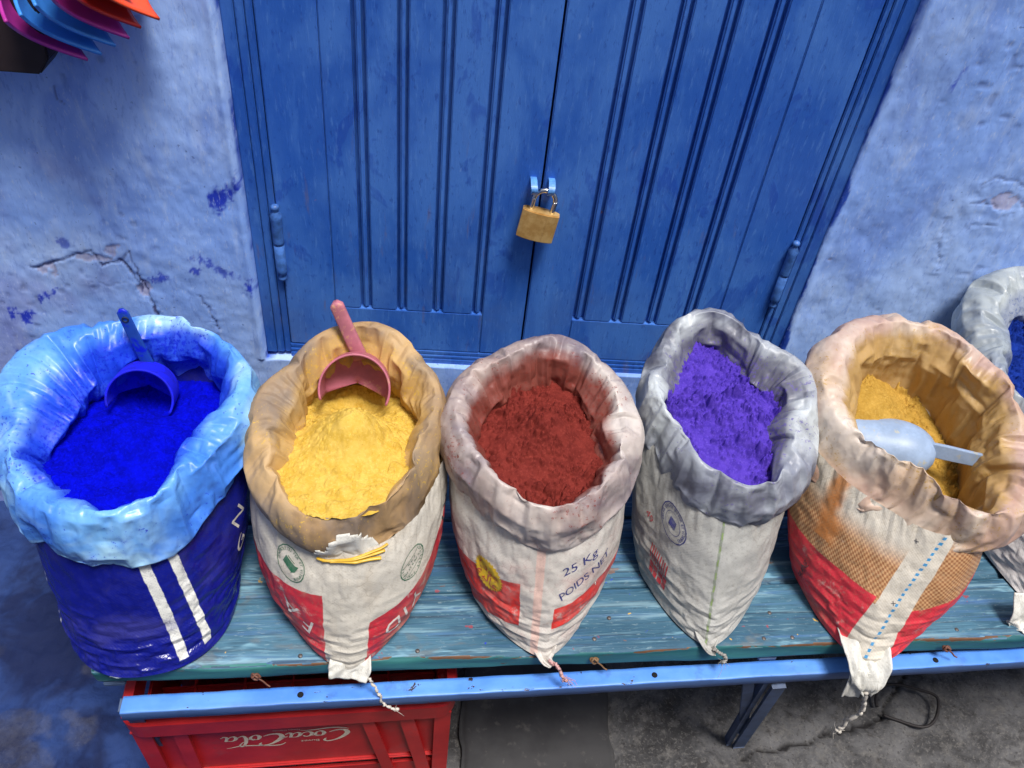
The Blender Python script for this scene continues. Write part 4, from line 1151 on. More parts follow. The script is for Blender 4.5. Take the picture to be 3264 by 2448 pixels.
powder('pigment_powder', 's1', MAT['p_blue'], 'vivid ultramarine blue powder in the navy striped sack', 0.038, [(0.012, 0.0, 0.020, 0.05, 0.035), (0.002, 0.080, -0.024, 0.036, 0.03)], (0, -0.32), lump=0.6, seed=3, rad=1.14)
powder('pigment_powder', 's2', MAT['p_yellow'], 'bright yellow powder heaped round the pink scoop', 0.037, [(0.010, -0.008, 0.056, 0.042, 0.046), (0.007, 0.078, -0.028, 0.036, 0.03)], (0, -0.36), lump=0.55, seed=5, rad=1.14)
powder('pigment_powder', 's3', MAT['p_red'], 'brick red powder heaped in the red-smudged film rim', 0.032, [(0.006, 0.010, 0.036, 0.032, 0.036)], (0, -0.04), lump=1.25, seed=8, rad=1.14)
powder('pigment_powder', 's4', MAT['p_violet'], 'crumbly violet powder in the grey film rim', 0.026, [(0.01, -0.005, 0.018, 0.05, 0.04)], (-0.12, 0.0), lump=1.7, seed=12, rad=1.14, steps=[(0.2, -1.0, -0.02, 0.012, 0.006)])
powder('pigment_powder', 's5', MAT['p_ochre'], 'dull yellow powder lying low in the cream film rim', 0.085, [(-0.035, 0.05, 0.035, 0.05, 0.06)], (-0.25, 0.0), lump=1.2, seed=15, rad=1.06)
powder('pigment_powder', 's6', MAT['p_navy'], 'dark blue powder in the pale grey film rim', 0.045, [(0, 0.02, 0.02, 0.06, 0.06)], (0, 0), lump=1.3, seed=19, rad=1.14)

# ================================================================== SCOOPS
def dusty_plastic(name, c, dust, amt, rough=0.5):
    m = M(name, rough, 0.4)
    p = m.pos()
    col = m.mix(m.ramp(m.noise(p, 40, 6, 0.65), 0.35, 0.65), c, tuple(x * 0.8 for x in c[:3]) + (1,))
    col = m.mix(m.ramp(m.noise(m.mapv(p, loc=(3, 1, 2)), 55, 7, 0.7, 0.4), 0.62 - amt * 0.3, 0.74 - amt * 0.3), col, dust)
    m.color(col); m.bump(m.noise(p, 200, 5), 0.2, 0.0006)
    return m.m
def frame_of(xdir, up):
    x = Vector(xdir).normalized(); z = Vector(up); z = (z - x * z.dot(x)).normalized(); y = z.cross(x)
    return x, y, z
def cup_scoop(root, loc, xdir, up, Rr, L, mat, hmat, hdir, hlen, hw, hth, hole=False, squash=1.0, amax=112, edge=None):
    x, y, z = frame_of(xdir, up); loc = Vector(loc)
    na, ns = 41, 26
    V = []
    for i in range(na):
        a = R(-amax + 2 * amax * i / (na - 1))
        Lm = L * (1.0 + 0.28 * (1 - math.cos(a)) / 2)
        for j in range(ns):
            s = j / (ns - 1)
            if s < 0.35:
                q = s / 0.35; k = math.sin(q * math.pi / 2) ** 0.8; xx = -0.30 * Rr * math.cos(q * math.pi / 2)
            else:
                k = 1.0; xx = (s - 0.35) / 0.65 * Lm
            k = max(k, 0.02)
            flare = 1 + 0.05 * max(0, (s - 0.35))
            V.append(tuple(loc - root.location + x * xx + y * (Rr * k * flare * math.sin(a)) + z * (Rr * squash * k * flare * math.cos(a))))
    F = grid_quads(na, ns)
    bl = pydata('bowl', V, F, mat, root)
    sm = bl.modifiers.new('solid', 'SOLIDIFY'); sm.thickness = 0.0026; sm.offset = 0
    # handle: a flat bar leaving the top of the bowl
    hd = Vector(hdir).normalized()
    base = loc - root.location + z * (Rr * squash * 0.93) + x * (0.05 * L)
    side = (y - hd * y.dot(hd)).normalized(); nr = hd.cross(side)
    path = [base - hd * 0.006 + nr * 0.0, base + hd * hlen * 0.3, base + hd * hlen * 0.65 + nr * 0.002, base + hd * hlen + nr * 0.004]
    pts = catmull([tuple(p) for p in path], 20)
    V = []; F = []
    for i, p in enumerate(pts):
        q = i / 19
        wd = hw * (1.05 - 0.1 * q) * (1.0 if q < 0.93 else math.sqrt(max(0.12, 1 - ((q - 0.93) / 0.075) ** 2)))
        for k in range(12):
            a = 2 * math.pi * k / 12
            ca, sa = math.cos(a), math.sin(a)
            V.append(tuple(Vector(p) + side * (wd / 2 * math.copysign(abs(ca) ** 0.55, ca)) + nr * (hth / 2 * math.copysign(abs(sa) ** 0.55, sa))))
    for i in range(19):
        for k in range(12): F.append((i * 12 + k, i * 12 + (k + 1) % 12, (i + 1) * 12 + (k + 1) % 12, (i + 1) * 12 + k))
    F.append(tuple(range(11, -1, -1))); F.append(tuple(19 * 12 + k for k in range(12)))
    h = pydata('handle', V, F, hmat, root)
    if hole:
        p = Vector(pts[16]) - nr * (hth / 2 + 0.0004) if nr.dot(Vector((0, -1, 1))) < 0 else Vector(pts[16]) + nr * (hth / 2 + 0.0004)
        tp = [tuple(p + side * (0.0035 * math.cos(a)) + hd * (0.0035 * math.sin(a))) for a in np.linspace(0, 2 * math.pi, 17)]
        tube('hanging_hole', tp, 0.0009, simple('hole_shadow', (0.01, 0.02, 0.05, 1), 0.7), h, 6, False)
    return bl

sc1 = empty('scoop', (-0.508, -0.268, 0.19), 0, 'blue metal scoop coated in ultramarine powder', 'scoop', 'powder scoops')
cup_scoop(sc1, (-0.501, -0.262, 0.202), (0.10, -0.80, 0.36), (0.12, 0.40, 0.9), 0.0375, 0.038,
          dusty_plastic('ultramarine_coated', lin(10, 14, 196), lin(8, 20, 220), 0.6, 0.8), dusty_plastic('blue_dusted_handle', lin(34, 76, 164), lin(10, 30, 190), 0.45, 0.45),
          (-0.20, 0.02, 0.97), 0.085, 0.0155, 0.0035, True, 0.95)
sc2 = empty('scoop', (-0.234, -0.275, 0.22), 0, 'dusty pink plastic scoop stuck in yellow powder', 'scoop', 'powder scoops')
cup_scoop(sc2, (-0.236, -0.254, 0.219), (0.03, -0.74, 0.52), (0.05, 0.55, 0.85), 0.042, 0.040,
          dusty_plastic('pink_plastic', lin(186, 104, 122), lin(196, 140, 120), 0.18), dusty_plastic('pink_handle_plastic', lin(190, 116, 130), lin(205, 150, 120), 0.2),
          (-0.36, 0.12, 0.93), 0.080, 0.0185, 0.010, False, 1.0)
sc3 = empty('scoop', (0.505, -0.285, 0.185), 0, 'pale blue-grey plastic scoop lying face down in the cream-rimmed sack', 'scoop', 'powder scoops')
def dome_scoop(root):
    mat = dusty_plastic('grey_blue_plastic', lin(150, 170, 198), lin(176, 172, 150), 0.12, 0.4)
    x, y, z = frame_of((-1, 0.28, -0.12), (0.0, -0.35, 0.95))
    loc = Vector((0.497, -0.288, 0.180)) - root.location
    na, ns = 33, 30; V = []
    for i in range(na):
        a = R(-100 + 200 * i / (na - 1))
        for j in range(ns):
            s = j / (ns - 1)
            k = (1 - (1 - min(1, s / 0.42)) ** 2.2) ** 0.5 if s < 0.42 else 1.0 - 0.15 * (s - 0.42)
            k = max(k, 0.02)
            V.append(tuple(loc + x * (-0.05 + s * 0.135) + y * (0.039 * k * math.sin(a)) + z * (0.035 * k * math.cos(a))))
    b = pydata('bowl', V, grid_quads(na, ns), mat, root)
    sm = b.modifiers.new('solid', 'SOLIDIFY'); sm.thickness = 0.0026; sm.offset = 0
    hx = Vector((0.9, -0.42, 0.16)).normalized()
    st = loc + x * (-0.040) + z * 0.013
    up = Vector((0.05, 0.25, 0.95)); up = (up - hx * up.dot(hx)).normalized(); nr = hx.cross(up)
    V = []; F = []
    pts = [st, st + hx * 0.02, st + hx * 0.05, st + hx * 0.074, st + hx * 0.078 + nr * (-0.0015)]
    for i, p in enumerate(pts):
        hw = [0.010, 0.0105, 0.0098, 0.0096, 0.0094][i]
        for (su, sn) in ((-1, -1), (1, -1), (1, 1), (-1, 1)): V.append(tuple(p + up * hw * su + nr * 0.0032 * sn))
    for i in range(4):
        for k in range(4): F.append((i * 4 + k, i * 4 + (k + 1) % 4, i * 4 + 4 + (k + 1) % 4, i * 4 + 4 + k))
    F += [(3, 2, 1, 0), (16, 17, 18, 19)]
    h = pydata('handle', V, F, mat, root, False)
    bv = h.modifiers.new('bev', 'BEVEL'); bv.width = 0.0012; bv.segments = 2
dome_scoop(sc3)

# ================================================================== CRATE
def crate():
    root = empty('bottle_crate', (-0.2985, -0.5495, ZG + 0.002), math.atan(0.037 / 0.423), 'red plastic bottle crate with white script lettering, upside down under the bench', 'crate')
    m = M('red_crate_plastic', 0.42, 0.45)
    p = m.obj()
    c = m.mix(m.ramp(m.noise(p, 12, 6, 0.6), 0.35, 0.68), lin(164, 24, 28), lin(190, 36, 36))
    c = m.mix(m.mul(m.ramp(m.noise(p, 26, 7, 0.7), 0.56, 0.72), 0.5), c, lin(150, 60, 62))
    m.color(c); m.bump(m.noise(p, 90, 5), 0.2, 0.001)
    red = m.m
    W2, D, H = 0.2175, 0.30, 0.300
    def rrect(w0, w1, d0, d1, rad, n=7):
        pts = []
        for (cx, cy, a0) in ((w1 - rad, d0 + rad, -90), (w1 - rad, d1 - rad, 0), (w0 + rad, d1 - rad, 90), (w0 + rad, d0 + rad, 180)):
            for k in range(n):
                a = R(a0 + 90 * k / (n - 1)); pts.append((cx + rad * math.cos(a), cy + rad * math.sin(a)))
        return pts
    def band(name, rings, parent):
        V = []; F = []; n = len(rings[0][0])
        for pts, z in rings: V += [(x, y, z) for x, y in pts]
        k = len(rings)
        for i in range(k):
            i2 = (i + 1) % k
            for j in range(n):
                j2 = (j + 1) % n; F.append((i * n + j, i * n + j2, i2 * n + j2, i2 * n + j))
        return pydata(name, V, F, red, parent, False)
    o0 = rrect(-W2, W2, 0, D, 0.028); o1 = rrect(-W2 + .002, W2 - .002, 0.002, D - .002, 0.027); i0 = rrect(-W2 + .014, W2 - .014, 0.014, D - .014, 0.018)
    o2 = rrect(-W2 + .010, W2 - .010, 0.010, D - .010, 0.022); ii = rrect(-W2 + .016, W2 - .016, 0.016, D - .016, 0.016)
    band('rim', [(o2, H - 0.040), (o1, H - 0.039), (o0, H - 0.004), (o1, H - 0.0005), (i0, H), (ii, H - 0.04)], root)
    # walls: upper panels below the rim, open handholds under them, bottom band
    t0, t1 = H - 0.0405, 0.105
    def panel(name, x0, x1, y0, y1, z0, z1): return box(name, x0, x1, y0, y1, z0, z1, red, root, 0.002)
    panel('front_panel', -W2 + 0.022, W2 - 0.022, 0.024, 0.028, t1, t0)
    panel('back_panel', -W2 + 0.022, W2 - 0.022, D - 0.028, D - 0.024, 0.02, t0)
    panel('side_panel', -W2 + 0.020, -W2 + 0.024, 0.03, D - 0.03, t1, t0)
    panel('side_panel', W2 - 0.024, W2 - 0.020, 0.03, D - 0.03, t1, t0)
    panel('bottom_band', -W2 + 0.024, W2 - 0.024, 0.026, 0.031, 0.0, 0.07)
    panel('bottom_band', W2 - 0.027, W2 - 0.022, 0.03, D - 0.03, 0.0, 0.07)
    panel('bottom_band', -W2 + 0.022, -W2 + 0.027, 0.03, D - 0.03, 0.0, 0.07)
    panel('lower_edge', -W2 + 0.022, W2 - 0.022, 0.0195, 0.0285, t1 - 0.007, t1 - 0.0005)
    def rib(x0, x1, y, dy, w):
        return flatbar('rib', (x0, y, t0 + 0.001), (x1, y + dy, 0.0), w, 0.016, red, root)
    rib(-W2 + 0.020, -W2 + 0.022, 0.019, 0.006, 0.016); rib(-W2 + 0.067, -W2 + 0.069, 0.019, 0.006, 0.013)
    rib(W2 - 0.125, W2 - 0.085, 0.019, 0.006, 0.012); rib(W2 - 0.072, W2 - 0.034, 0.019, 0.006, 0.014); rib(W2 - 0.020, W2 - 0.018, 0.019, 0.006, 0.016)
    for yy in (0.07, 0.115, 0.16, 0.205, 0.25):
        flatbar('side_rib', (W2 - 0.016, yy, t0 + 0.001), (W2 - 0.018, yy + 0.01, 0.0), 0.014, 0.008, red, root)
    for k in range(5): panel('divider', -W2 + 0.07 + k * 0.0675, -W2 + 0.073 + k * 0.0675, 0.03, D - 0.03, 0.04, H - 0.08)
    for k in range(3): panel('divider', -W2 + 0.026, W2 - 0.026, 0.09 + k * 0.06, 0.093 + k * 0.06, 0.04, H - 0.081)
    # script lettering as flat ribbons of varying width
    def ribbon(pts, n=40):
        q = catmull(pts, n); V = []; F = []
        T = np.gradient(q[:, :2], axis=0); T /= np.linalg.norm(T, axis=1, keepdims=True) + 1e-9
        for i in range(n):
            nx_, ny_ = -T[i, 1], T[i, 0]; w = max(q[i, 2], 0.03) / 2
            V += [(q[i, 0] + nx_ * w, q[i, 1] + ny_ * w), (q[i, 0] - nx_ * w, q[i, 1] - ny_ * w)]
        for i in range(n - 1): F.append((2 * i, 2 * i + 1, 2 * i + 3, 2 * i + 2))
        return V, F
    def o_at(x, s=1.0):
        return ribbon([(x + .42 * s, 1.0 * s, .10), (x + .12 * s, .86 * s, .22), (x, .4 * s, .34), (x + .16 * s, .03 * s, .2), (x + .48 * s, .12 * s, .12), (x + .7 * s, .55 * s, .28), (x + .62 * s, .93 * s, .18), (x + .4 * s, 1.0 * s, .1), (x + .45 * s, .82 * s, .07), (x + .95 * s, .88 * s, .07)], 54)
    def a_at(x):
        return join2d(ribbon([(x + .75, .92, .12), (x + .35, .98, .12), (x + .03, .5, .32), (x + .15, .05, .2), (x + .45, .15, .1), (x + .72, .62, .08)], 40),
                      ribbon([(x + .86, 1.02, .2), (x + .74, .55, .26), (x + .72, .15, .24), (x + .9, .02, .16), (x + 1.2, .3, .08)], 26))
    C1 = ribbon([(2.05, 1.62, .1), (2.2, 2.0, .22), (1.95, 2.28, .2), (1.35, 2.1, .22), (.7, 1.45, .36), (.35, .7, .42), (.55, .1, .34), (1.15, .02, .22), (1.75, .35, .1)], 60)
    tail1 = ribbon([(.2, -.1, .06), (.7, -.42, .16), (1.6, -.55, .22), (2.6, -.38, .2), (3.4, -.3, .14), (4.0, -.42, .05)], 40)
    C2 = ribbon([(7.05, 1.70, .1), (7.2, 2.05, .22), (6.95, 2.3, .2), (6.4, 2.12, .22), (5.8, 1.5, .36), (5.42, .7, .42), (5.6, .1, .34), (6.2, .02, .22), (6.8, .35, .1)], 60)
    tail2 = ribbon([(5.2, 1.95, .05), (5.5, 2.35, .14), (6.1, 2.5, .2), (7.3, 2.28, .22), (8.6, 2.15, .18), (9.4, 2.42, .12), (9.8, 2.5, .04)], 40)
    lo = ribbon([(8.0, .9, .06), (8.5, 1.5, .1), (8.75, 2.1, .14), (8.55, 2.3, .16), (8.25, 1.6, .26), (8.15, .6, .3), (8.3, .08, .22), (8.6, .2, .1), (8.9, .55, .06)], 44)
    c_ = ribbon([(3.75, .78, .2), (3.6, 1.0, .14), (3.25, .85, .2), (3.08, .42, .34), (3.28, .04, .2), (3.65, .12, .12), (4.0, .5, .06)], 40)
    hy = ribbon([(4.98, .78, .12), (5.25, .86, .2), (5.42, .95, .1)], 10)
    LG = join2d(C1, tail1, o_at(2.15), c_, a_at(3.95), hy, C2, tail2, o_at(7.1), lo, a_at(8.85))
    buv = shift2d(text2d('Buvez', 0.62), 3.3, 1.95)
    mdp = shift2d(text2d('Marque Déposée', 0.30), 5.0, -0.62)
    cream = ink('cream_paint', lin(216, 200, 176), 0.3, 90)
    k = 0.0178
    for nm, (V, F) in (('script_lettering', LG), ('small_lettering', buv), ('small_lettering', mdp)):
        V3 = [(-(x - 5.05) * k - 0.018, 0.0234, -(y - 0.9) * k * 0.82 + 0.186) for x, y in [(p[0], p[1]) for p in V]]
        pydata(nm, V3, F, cream, root, False)
crate()

# ================================================================== top-left things
def dish(i, tip, colr, label, mat):
    n = 26
    s = np.linspace(-1, 1, n); Sg, Tg = np.meshgrid(s, s, indexing='ij')
    h = 0.052
    x = Sg * h * (1 - 0.10 * (1 - Tg ** 2)); y = Tg * h * (1 - 0.10 * (1 - Sg ** 2))
    z = 0.042 * ((Sg ** 2 + Tg ** 2) / 2) ** 0.9
    pdiag = (x + y) / math.sqrt(2); qd = (x - y) / math.sqrt(2)
    nrm = Vector((0.88, -0.24, 0.40)).normalized()
    e1 = Vector((0.45, -0.10, -0.90)); e1 = (e1 - nrm * e1.dot(nrm)).normalized(); e2 = nrm.cross(e1)
    E = np.array([e1, e2, nrm])
    P = pdiag[..., None] * E[0] + qd[..., None] * E[1] + z[..., None] * E[2]
    tipl = P[-1, -1].copy()
    o = grid_obj('square_dish', P - P[n // 2, n // 2], mat)
    o.location = Vector(tip) - Vector(tipl) + Vector(P[n // 2, n // 2])
    sm = o.modifiers.new('solid', 'SOLIDIFY'); sm.thickness = 0.0035; sm.offset = 0
    tag(o, label, 'dish', 'nested plastic dishes hung beside the dark box')
    return o
def glossy(name, c): return simple(name, c, 0.28, 0.5, 0, 0.08, 30)
pk, bl_, rd, og = glossy('magenta_plastic', lin(176, 52, 150)), glossy('sky_blue_plastic', lin(64, 140, 226)), glossy('red_plastic', lin(200, 44, 36)), glossy('orange_plastic', lin(232, 78, 40))
dish(0, (-0.558, -0.060, 0.5378), 0, 'magenta dish at the outer end of the nested row, next to the dark box', pk)
dish(1, (-0.5405, -0.060, 0.5459), 0, 'sky blue dish nested against the outermost magenta dish', bl_)
dish(2, (-0.5223, -0.060, 0.5572), 0, 'sky blue dish nested between a blue and a magenta dish', bl_)
dish(3, (-0.5045, -0.060, 0.5678), 0, 'magenta dish nested between a sky blue and a red dish', pk)
dish(4, (-0.4889, -0.060, 0.5813), 0, 'red dish nested under the orange dish', rd)
dish(5, (-0.4662, -0.060, 0.5926), 0, 'orange dish with its pointed corner out, at the inner end of the row', og)
dish(6, (-0.490, -0.064, 0.618), 0, 'grey-teal dish held inside the orange dish', glossy('teal_grey_plastic', lin(84, 110, 124)))
def wallbox():
    root = empty('wall_box', (-0.70, -0.012, 0.516), 0, 'dark brown box fixed to the wall, beside the coloured dishes', 'box')
    mat = simple('dark_brown_paint', lin(44, 34, 34), 0.55, 0.35, 0, 0.2, 25)
    bm = bmesh.new()
    prof = [(-0.25, 0), (0.083, 0.0), (0.098, 0.020), (0.102, 0.12), (0.102, 0.30), (-0.25, 0.30)]
    vs = [bm.verts.new((x, -0.05, z)) for x, z in prof]; f = bm.faces.new(vs)
    ex = bmesh.ops.extrude_face_region(bm, geom=[f])
    for e in ex['geom']:
        if isinstance(e, bmesh.types.BMVert): e.co.y += 0.055
    bmesh.ops.recalc_face_normals(bm, faces=bm.faces[:])
    bmesh.ops.bevel(bm, geom=bm.edges[:], offset=0.002, segments=2, affect='EDGES')
    from_bm('case', bm, mat, root)
    box('lid_edge', -0.25, 0.1035, -0.0545, 0.0, 0.25, 0.262, mat, root)
wallbox()

# ================================================================== PRINTS ON THE SACKS
GREEN_INK, NAVY_INK, RED_INK, BLACK_INK = ink('green_ink', lin(38, 96, 66)), ink('navy_ink', lin(42, 46, 112)), ink('red_ink', lin(176, 40, 48)), ink('black_ink', lin(44, 44, 56))
WHITE_INK, YELLOW_INK = ink('white_ink', lin(214, 206, 198), 0.2), ink('yellow_ink', lin(216, 178, 40), 0.1)
def stamp(key, th, t, rad, rot, mat, words, extra=None):
    decal(key, *ring2d(rad * 0.94, rad, 44, 0.012), th, t, rot, mat, 'printed_ring', L=0.004)
    decal(key, *circ_text(words, rad * 0.24, rad * 0.80, R(215), R(-35)), th, t, rot, mat, 'printed_lettering', L=0.004)
    if extra: decal(key, *extra, th, t, rot, mat, 'printed_mark', L=0.004)
# green stamps on the paper-rimmed sack
flag = join2d(rect2d(-0.009, 0.006, -0.006, 0.005), ([(0.006, -0.008), (0.010, -0.002), (0.010, 0.008), (0.006, 0.005)], [(0, 1, 2, 3)]), rect2d(-0.007, 0.004, 0.0065, 0.0075))
stamp('s2', -0.513, 0.772, 0.0215, R(-28), GREEN_INK, 'CONTROLE DU FER ET VITAMINE', flag)
bars = join2d(rect2d(-0.014, 0.014, 0.0085, 0.0092), rect2d(-0.014, 0.014, -0.0092, -0.0085), shift2d(text2d('CL MI 9 23 1R', 0.0052), 0, 0.002), shift2d(text2d('0  0  0', 0.005), 0, -0.005))
stamp('s2', 0.622, 0.711, 0.0200, R(205), GREEN_INK, 'FORTIFIEE SANITAIRE', bars)
decal('s2', *text2d('F', 0.034), -0.36, 0.33, R(160), WHITE_INK, 'printed_lettering')
decal('s2', *text2d('A', 0.034), -0.56, 0.40, R(155), WHITE_INK, 'printed_lettering')
decal('s2', *text2d('D', 0.034), 0.47, 0.27, R(200), WHITE_INK, 'printed_lettering')
decal('s2', *text2d('I', 0.034), 0.60, 0.33, R(203), WHITE_INK, 'printed_lettering')
decal('s2', *text2d('Y', 0.034), 0.72, 0.39, R(206), WHITE_INK, 'printed_lettering')
decal('s2', *text2d('RY', 0.030), 1.34, 0.66, R(215), BLACK_INK, 'printed_lettering')
# yellow sticker, weight and lettering on the red-powder sack
n = 60
burst = ([(0, 0)] + [((0.0235 if k % 2 else 0.0205) * math.cos(2 * math.pi * k / n), (0.0235 if k % 2 else 0.0205) * math.sin(2 * math.pi * k / n)) for k in range(n)], [(0, k + 1, (k + 1) % n + 1) for k in range(n)])
decal('s3', *burst, -0.72, 0.50, 0, YELLOW_INK, 'yellow_sticker', lift=0.0008)
decal('s3', *join2d(shift2d(text2d('\uFE93\uFEA9\uFEEE\uFE9F', 0.018), 0, 0.007), shift2d(text2d('\uFE94\uFEF4\uFEDF\uFE8E\uFECB', 0.018), 0, -0.009)), -0.72, 0.50, R(-14), RED_INK, 'printed_lettering', lift=0.0014)
decal('s3', *text2d('25 Kg', 0.021), 0.36, 0.735, R(14), NAVY_INK, 'printed_lettering', sy=0.9)
decal('s3', *text2d('POIDS NET', 0.0165, 0, 0.95), 0.46, 0.585, R(22), NAVY_INK, 'printed_lettering')
decal('s3', *text2d('T', 0.012), 0.68, 0.43, R(25), WHITE_INK, 'printed_lettering')
# round stamp (ring and lettering only) and red figures on the grimy sack
stamp('s4', -0.60, 0.72, 0.0245, R(-12), NAVY_INK, 'FARINE ENRICHIE EN FER ET VITAMINES', join2d(ring2d(0.0140, 0.0146, 40), rect2d(-0.006, 0.006, -0.006, 0.006)))
decal('s4', *text2d('49', 0.015), -1.02, 0.56, R(-20), RED_INK, 'printed_lettering')
hat = join2d(*[rect2d(-0.020 + k * 0.0042, -0.0182 + k * 0.0042, 0.0, 0.024) for k in range(9)])
tiles = join2d(*[shift2d(rect2d(0, 0.0078 - 0.001 * (k % 2), 0, 0.0078), -0.018 + (k % 4) * 0.0092, -0.011 - (k // 4) * 0.0095) for k in range(8)])
decal('s4', *hat, -0.78, 0.27, R(-8), RED_INK, 'printed_mark', L=0.004); decal('s4', *tiles, -0.78, 0.27, R(-8), RED_INK, 'printed_mark', L=0.004)
decal('s6', *hat, -0.62, 0.52, R(-15), RED_INK, 'printed_mark', L=0.004); decal('s6', *tiles, -0.62, 0.52, R(-15), RED_INK, 'printed_mark', L=0.004)
# letters on the glossy blue sack, cross marks on the hessian print
decal('s1', *text2d('N', 0.034), 1.28, 0.62, R(35), WHITE_INK, 'printed_lettering')
decal('s1', *text2d('G', 0.030), 1.30, 0.42, R(35), WHITE_INK, 'printed_lettering')
cross = join2d(rect2d(-0.0032, 0.0032, -0.0004, 0.0004), rect2d(-0.0004, 0.0004, -0.0032, -0.0004), rect2d(-0.0004, 0.0004, 0.0004, 0.0032))
for (a, b) in ((0.13, 0.90), (0.02, 0.44)): decal('s5', *cross, a, b, 0.2, BLACK_INK, 'printed_mark')
decal('s5', *text2d('FARINE', 0.012), -1.1, 0.22, R(70), BLACK_INK, 'printed_lettering')

# ================================================================== TORN PAPER, TIES AND TAILS
cloth_white = woven('white_offcut', lin(214, 212, 204), lin(180, 170, 150), [], dirtamt=0.3)
def liner_patch(key, th0, th1, j0, j1, mat, name, lift, seed, pts=None):
    th, P, N, o, ln = LINER[key]
    i = np.where((th > th0) & (th < th1))[0]
    j = np.arange(j0, j1)
    uu = (th[i] - th0) / (th1 - th0) * 2 - 1; vv = (j - j0) / (j1 - j0) * 2 - 1
    UU, VV = np.meshgrid(uu, vv, indexing='ij')
    rr_ = np.abs(UU) ** 1.3 + np.clip(-VV, 0, 1) ** 1.6 * 0.9 + np.clip(VV, 0, 1) ** 4 * 0.8 + 0.20 * fbm(UU * 3, VV * 3, 4, seed)
    G = P[np.ix_(i, j)] + N[np.ix_(i, j)] * lift - o
    Q = grid_quads(len(i), len(j)); ok = rr_.ravel() < 0.95
    Q = Q[ok[Q].all(axis=1)]
    used = np.unique(Q); mp = -np.ones(len(ok), int); mp[used] = np.arange(len(used))
    me = quad_mesh(name, G.reshape(-1, 3)[used], mp[Q])
    add_uv(me, np.stack([np.repeat(uu[:, None] * 0.04, len(j), 1), np.repeat(vv[None] * 0.2, len(i), 0)], -1).reshape(-1, 2)[used])
    ob = link(name, me, mat, ln)
    sm = ob.modifiers.new('solid', 'SOLIDIFY'); sm.thickness = 0.001; sm.offset = 1
    return ob
liner_patch('s2', -0.20, 0.30, 52, 77, cloth_white, 'torn_opening', 0.0022, 4)
def on_liner(key, th_, j, lift):
    th, P, N, o, ln = LINER[key]
    i = int(np.argmin(np.abs(th - th_))); return P[i, j] + N[i, j] * lift - o
yel = simple('yellow_plastic_tie', lin(206, 164, 52), 0.4, 0.45, 0, 0.15, 80)
for k in range(3):
    aa = np.linspace(-0.24 + 0.05 * k, 0.34 - 0.03 * k, 9)
    bp_, bn_ = sample_body('s2', aa, 0.955 - 0.022 * k + 0.03 * np.sin(aa * 5 + k * 0.7))
    pth = bp_ + bn_ * 0.0035 - np.array([r2.location.x, r2.location.y, r2.location.z])
    tube('yellow_tie', catmull(pth, 40), 0.0019 + 0.0003 * k, yel, r2, 8, True, 0.6)

def flap(name, root, path, widths, mat, seed, side=(1, 0, 0), amp=0.004):
    """a gathered tail of cloth: crumpled strip with real thickness"""
    pts = catmull(path, 26); ws = np.interp(np.linspace(0, 1, 26), np.linspace(0, 1, len(widths)), widths)
    T = np.gradient(pts, axis=0); T /= np.linalg.norm(T, axis=1, keepdims=True)
    sd_ = np.array(side, float)
    a = np.linspace(-1, 1, 25)
    G = np.zeros((26, 25, 3))
    for i in range(26):
        b = sd_ - T[i] * (sd_ @ T[i]); b /= np.linalg.norm(b); nn = np.cross(b, T[i])
        G[i] = pts[i] + a[:, None] * ws[i] / 2 * b + nn * (amp * (facet(a * 2.2 + 5, a * 0 + i / 7, seed) + 0.6 * facet(a * 4.6, a * 0 + i / 4, seed + 2) + (1 - a ** 2) * 0.8))[:, None]
    G = G - np.array([root.location.x, root.location.y, root.location.z])
    uv = np.stack([np.repeat(np.linspace(0, 1, 26)[:, None] * 0.06, 25, 1), np.repeat(a[None] * 0.15, 26, 0)], -1)
    ob = grid_obj(name, G, mat, root, uv=uv)
    sm = ob.modifiers.new('solid', 'SOLIDIFY'); sm.thickness = 0.0016; sm.offset = 0
    return ob
def string(root, path, rad, mat, seed, fray=0, name='tie_string'):
    L_ = np.array([root.location.x, root.location.y, root.location.z])
    q = catmull(path, 46); r_ = np.random.default_rng(seed)
    q = q + 0.0008 * r_.standard_normal(q.shape)
    rr_ = rad * (1 + 0.3 * np.sin(np.arange(46) * 1.3) + 0.12 * r_.standard_normal(46))
    o = tube(name, q - L_, np.abs(rr_), mat, root, 7)
    for k in range(fray):
        d = r_.standard_normal(3) * 0.006 + (q[-1] - q[-4]) * (1 + r_.random())
        st = q[-1 - r_.integers(0, 9)]
        tube('frayed_thread', catmull([st - L_, st - L_ + d * 0.5 + r_.standard_normal(3) * 0.002, st - L_ + d], 8), 0.0003, mat, o, 4)
    return o
tw = ink('raw_white_twine', lin(206, 198, 186), 0.3); tp = ink('pink_stained_twine', lin(198, 150, 146), 0.3); tg = ink('grey_twine', lin(150, 146, 140), 0.3)
flap('corner_tail', r2, [(-0.222, -0.490, 0.018), (-0.222, -0.520, 0.013), (-0.222, -0.538, 0.006), (-0.224, -0.546, -0.006)], [0.040, 0.048, 0.052, 0.046], cloth_white, 3, amp=0.0045)
string(r2, [(-0.198, -0.545, -0.002), (-0.189, -0.551, -0.015), (-0.184, -0.553, -0.032), (-0.182, -0.553, -0.046), (-0.172, -0.556, -0.056), (-0.162, -0.557, -0.060)], 0.0016, tw, 5, 3)
flap('corner_tail', r3, [(0.0205, -0.485, 0.014), (0.021, -0.508, 0.010), (0.023, -0.519, 0.006), (0.030, -0.526, 0.003)], [0.040, 0.028, 0.016, 0.008], CLOTH['s3'], 8)
string(r3, [(0.026, -0.520, 0.007), (0.033, -0.524, 0.005), (0.038, -0.528, 0.003), (0.043, -0.534, -0.006), (0.049, -0.536, -0.014)], 0.0021, tp, 7, 16)
